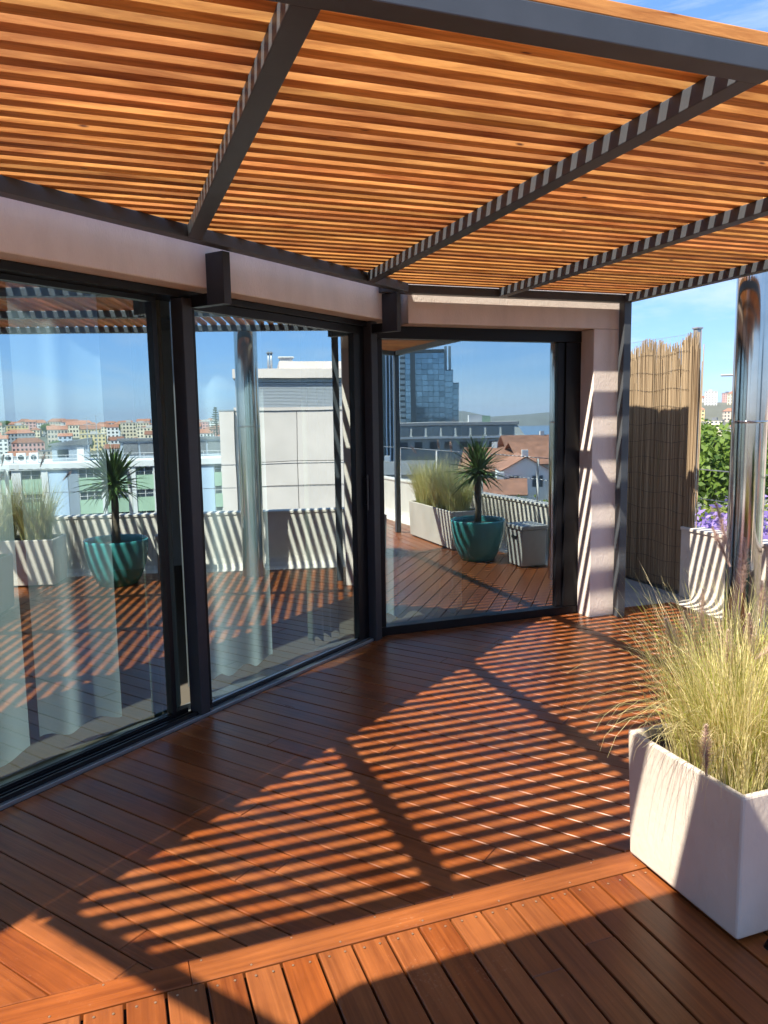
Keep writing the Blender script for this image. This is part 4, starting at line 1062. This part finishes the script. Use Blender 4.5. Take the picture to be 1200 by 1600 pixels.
# ---- towers, mansard block and old roofs mirrored in the narrow window
m_, n, l, p = mat('tower_glass'); MATS['tower_glass'] = m_
p.inputs['Base Color'].default_value = (0.10, 0.17, 0.21, 1); p.inputs['Roughness'].default_value = .06; p.inputs['Metallic'].default_value = .75
oi = n.new('ShaderNodeObjectInfo'); hs = n.new('ShaderNodeHueSaturation'); hs.inputs['Color'].default_value = (.26, .36, .42, 1); mr = n.new('ShaderNodeMapRange'); mr.inputs[3].default_value = .75; mr.inputs[4].default_value = 1.2
l.new(oi.outputs['Random'], mr.inputs[0]); l.new(mr.outputs[0], hs.inputs['Value']); l.new(hs.outputs[0], p.inputs['Base Color'])
simple('tower_frame', (0.055, 0.075, 0.085), 0.4)
simple('tower_light', (0.35, 0.42, 0.44), 0.5)
a3 = R(156.6); TN = -Vector((math.sin(a3), math.cos(a3), 0)); TT = Vector((math.cos(a3), -math.sin(a3), 0))
if TT.x > 0: TT = -TT
TC = Vector((178.161, -402.89, 0))
tw = thing('glass_tower', 'stepped blue glass office tower, mirrored in the narrow window', 'tower', tuple(TC + UP * -30))
def tb(name, C_, u0, u1, n0, n1, z0, z1, mt, parent, bev=0):
    b = MB(); b.obox(C_ + TT * u0 + TN * n0 + UP * z0, TT * (u1 - u0), TN * (n1 - n0), UP * (z1 - z0)); return b.build(name, mt, parent, bevel=bev)
for u0, u1, zt in ((-8.7, 17.6, 38.6), (-13.5, -8.72, 28.4), (-16.9, -13.52, 20.9)):
    tb('frame', TC, u0, u1, -26, -.2, -40, zt, 'tower_frame', tw)
    nc = max(1, round((u1 - u0) / 3.3)); z = zt - .4
    while z > -32:
        for c in range(nc):
            uu = u0 + (u1 - u0) * c / nc
            if uu > 11.3 and uu < 17.6: tb('glass_panel', TC, uu + .15, u0 + (u1 - u0) * (c + 1) / nc - .15, -.199, .1, z - 2.0, z - .05, 'tower_light', tw)
            else: tb('glass_panel', TC, uu + .07, u0 + (u1 - u0) * (c + 1) / nc - .07, -.199, 0, z - 3.05, z - .10, 'tower_glass', tw)
        z -= 3.15
tb('pillar', TC, 8.4, 11.3, -.2, 1.2, -40, 41.0, 'tower_frame', tw)
for u0 in (-8.7, -11.0): tb('stack', TC, u0 - 1.5, u0, -6, -4, 20, 42.2, 'tower_light', tw, .1)
tb('roof_edge', TC, -8.6, 17.7, -26, .2, 38.62, 40.2, 'tower_frame', tw)
for k in range(4):
    b = MB(); p0 = TC + TT * (-2 + 4.5 * k) + TN * -8; b.tube([p0 + UP * 40.2, p0 + UP * (44 + 1.5 * (k % 2))], .18, 6); b.build('antenna', 'tower_light', tw)
T2 = Vector((44.404, -111.841, 0))
t2 = thing('fin_tower', 'dark glass building edge with vertical fins at left of the narrow window', 'tower', tuple(T2 + UP * -28))
tb('core', T2, -1.5, 9, -9, -.2, -35, 12.0, 'tower_frame', t2)
z = 11.7
while z > -30:
    for c in range(5): tb('glass_panel', T2, .45 + c * 1.7, 2.05 + c * 1.7, -.199, 0, z - 2.6, z - .15, 'tower_glass', t2)
    z -= 2.9
for u0 in (-1.5, -.9, -.3): tb('fin', T2, u0, u0 + .16, -.2, .5, -35, 12.2, 'office_blue', t2)
M3 = Vector((73.877, -131.583, 0))
simple('mansard', (0.32, 0.34, 0.33), .7, noise=.1, nscale=.4)
mb = thing('mansard_block', 'grey green block with slanted top storey and dark window band by the river', 'building', tuple(M3 + UP * -30))
tb('wall', M3, -8.0, 24, -12, 0, -34, -3.05, 'mansard', mb)
tb('cornice', M3, -8.3, 24, -12, .35, -3.04, -2.6, 'office_white', mb)
b = MB(); b.v = [M3 + TT * u_ + TN * n_ + UP * z_ for (u_, n_, z_) in ((-8.0, 0, -2.59), (24, 0, -2.59), (24, -12, -2.59), (-8.0, -12, -2.59), (-6.4, -1.2, -.35), (24, -1.2, -.35), (24, -11, -.35), (-6.4, -11, -.35))]
b.f = [(0, 4, 5, 1), (3, 2, 6, 7), (0, 3, 7, 4), (4, 7, 6, 5), (1, 5, 6, 2)]; b.m = [0] * 5; b.build('mansard_roof', 'mansard', mb)
tb('roof_slab', M3, -6.8, 24, -11.4, -.9, -.34, .30, 'roof_pale', mb)
for k in range(9):
    u0 = -5.6 + k * 3.1; b = MB(); b.obox(M3 + TT * u0 + TN * -.02 + UP * -2.4, TT * 2.5, TN * -.9 + UP * 1.75, TN * .08); b.build('window', 'win_dark', mb)
    tb('window', M3, u0 + .3, u0 + 1.9, -.01, .06, -5.2, -3.7, 'win_dark', mb)
pb = tb('lift_room', M3, .7, 3.5, -6, -3, .31, 1.75, 'office_white', mb); tb('lift_room', M3, -1.0, .68, -6, -3, .31, 1.6, 'office_green', mb)

def old_house(label, c, w, d, z0, z1, rh, ang, wall, roofm='roof_tile', ridge_front=False, chimney=True, cols=3):
    c = Vector(c); t = thing('old_house', label, 'house', (c.x, c.y, -27), 'old tiled houses below the terrace')
    X = Vector((math.cos(ang), math.sin(ang), 0)); Y = Vector((-math.sin(ang), math.cos(ang), 0))      # front faces +Y side
    P = lambda x_, y_, z_: Vector((c.x, c.y, 0)) + X * x_ + Y * y_ + UP * z_
    b = MB(); b.obox(P(-w / 2, -d / 2, -32), X * w, Y * d, UP * (z1 + 32)); 
    if ridge_front: b.poly([P(-w / 2, d / 2, z1), P(w / 2, d / 2, z1), P(0, d / 2, z1 + rh)]); b.poly([P(w / 2, -d / 2, z1), P(-w / 2, -d / 2, z1), P(0, -d / 2, z1 + rh)])
    b.build('wall', wall, t)
    rp_ = []
    for s_ in (-1, 1):
        b = MB(); e = .25; th = UP * .10
        if ridge_front: q = [P(s_ * (w / 2 + e), -d / 2 - e, z1 - e * rh / (w / 2)), P(s_ * (w / 2 + e), d / 2 + e, z1 - e * rh / (w / 2)), P(0, d / 2 + e, z1 + rh), P(0, -d / 2 - e, z1 + rh)]
        else: q = [P(-w / 2 - e, s_ * (d / 2 + e), z1 - e * rh / (d / 2)), P(w / 2 + e, s_ * (d / 2 + e), z1 - e * rh / (d / 2)), P(w / 2 + e, 0, z1 + rh), P(-w / 2 - e, 0, z1 + rh)]
        b.poly([v_ + th for v_ in q]); b.poly([v_ for v_ in reversed(q)])
        for i in range(4): j = (i + 1) % 4; b.poly([q[i], q[j], q[j] + th, q[i] + th])
        rp_.append(b.build('roof_slope', roofm, t))
    if chimney:
        b = MB(); b.obox(P(-.35, -.35 if not ridge_front else d / 2 - 1.2, z1 + rh * .75), X * .7, Y * .6, UP * (rh * .25 + .75)); ch = b.build('chimney', 'wall white', rp_[0])
    for k in range(cols):
        xx = -w / 2 + w * (k + .5) / cols
        for f in range(2):
            b = MB(); b.obox(P(xx - w / cols * .22, d / 2 + .005, z1 - 1.9 - 3 * f), X * (w / cols * .44), Y * .06, UP * 1.3); wo_ = b.build('window', 'win_dark', t)
            b = MB(); b.obox(P(xx - .03, d / 2 + .066, z1 - 1.9 - 3 * f), X * .06, Y * .03, UP * 1.3); b.build('mullion', 'office_white', wo_)
    return t
FA = math.atan2(-TT.y, -TT.x)      # so that +Y of a house looks back to the terrace
if (Vector((-math.sin(FA), math.cos(FA), 0))).dot(TN) < 0: FA += math.pi
G = Vector((44.907, -67.656, 0))
old_house('white gabled house with chimney below the terrace, mirrored right of the palm', G + TT * -.2, 5.2, 9, 0, -4.5, 1.45, FA, 'wall white', ridge_front=True, cols=2)
old_house('house with faded orange roof straight behind the white gable', G + TT * 1.6 + TN * -15, 8, 9, 0, -5.6, 2.8, FA + .25, 'wall cream', cols=5)
old_house('long house with rusty tiled roof right behind the white gable', G + TT * -7.5 + TN * -14, 15, 9, 0, -4.6, 2.5, FA - .2, 'wall beige', cols=5)
old_house('white house with glazed front and brown roof just behind the palm crown', G + TT * 3.0 + TN * 9, 5, 7, 0, -6.4, 1.3, FA + .1, 'wall white', cols=3)
old_house('low orange roofed house at the right edge of the narrow window', G + TT * -6.4 + TN * 6, 6, 7, 0, -6.4, 1.6, FA - .1, 'wall grey', cols=3)
old_house('blue grey roofed house at the far right of the narrow window', G + TT * -6.6 + TN * -4, 4, 6, 0, -5.6, 1.0, FA - .1, 'wall white', roofm='roof_dark', cols=2, chimney=False)
old_house('dark brick house by the river beyond the tiled roofs', G + TT * -9 + TN * -45, 14, 10, 0, -4.6, 2.6, FA - .1, 'wall pink', cols=4)
old_house('grey roofed house between the glass tower and the terrace railing', G + TT * 16 + TN * -10, 12, 9, 0, -5.6, 1.4, FA + .1, 'wall grey', roofm='roof_dark', cols=4)
old_house('dark grey flat workshop roof behind the railing, mirrored left of the palm', G + TT * 12 + TN * 8, 9, 8, 0, -5.6, .5, FA, 'wall grey', roofm='roof_dark', cols=3, chimney=False)
hillside([560, 640], 145, 163, 'towards the river', 'houses towards the river', True)

# ------------------------------------------------------------------ air over the river
m_ = bpy.data.materials.new('haze'); m_.use_nodes = True; MATS['haze'] = m_
n = m_.node_tree.nodes; n.remove(n['Principled BSDF']); pv = n.new('ShaderNodeVolumePrincipled')
pv.inputs['Color'].default_value = (.80, .88, 1.0, 1); pv.inputs['Density'].default_value = .00012; pv.inputs['Anisotropy'].default_value = .3
m_.node_tree.links.new(pv.outputs[0], n['Material Output'].inputs['Volume'])
b = MB(); b.box((-7200, -7200, -90), (7200, 7200, 75)); stuff(b.build('haze', 'haze'))
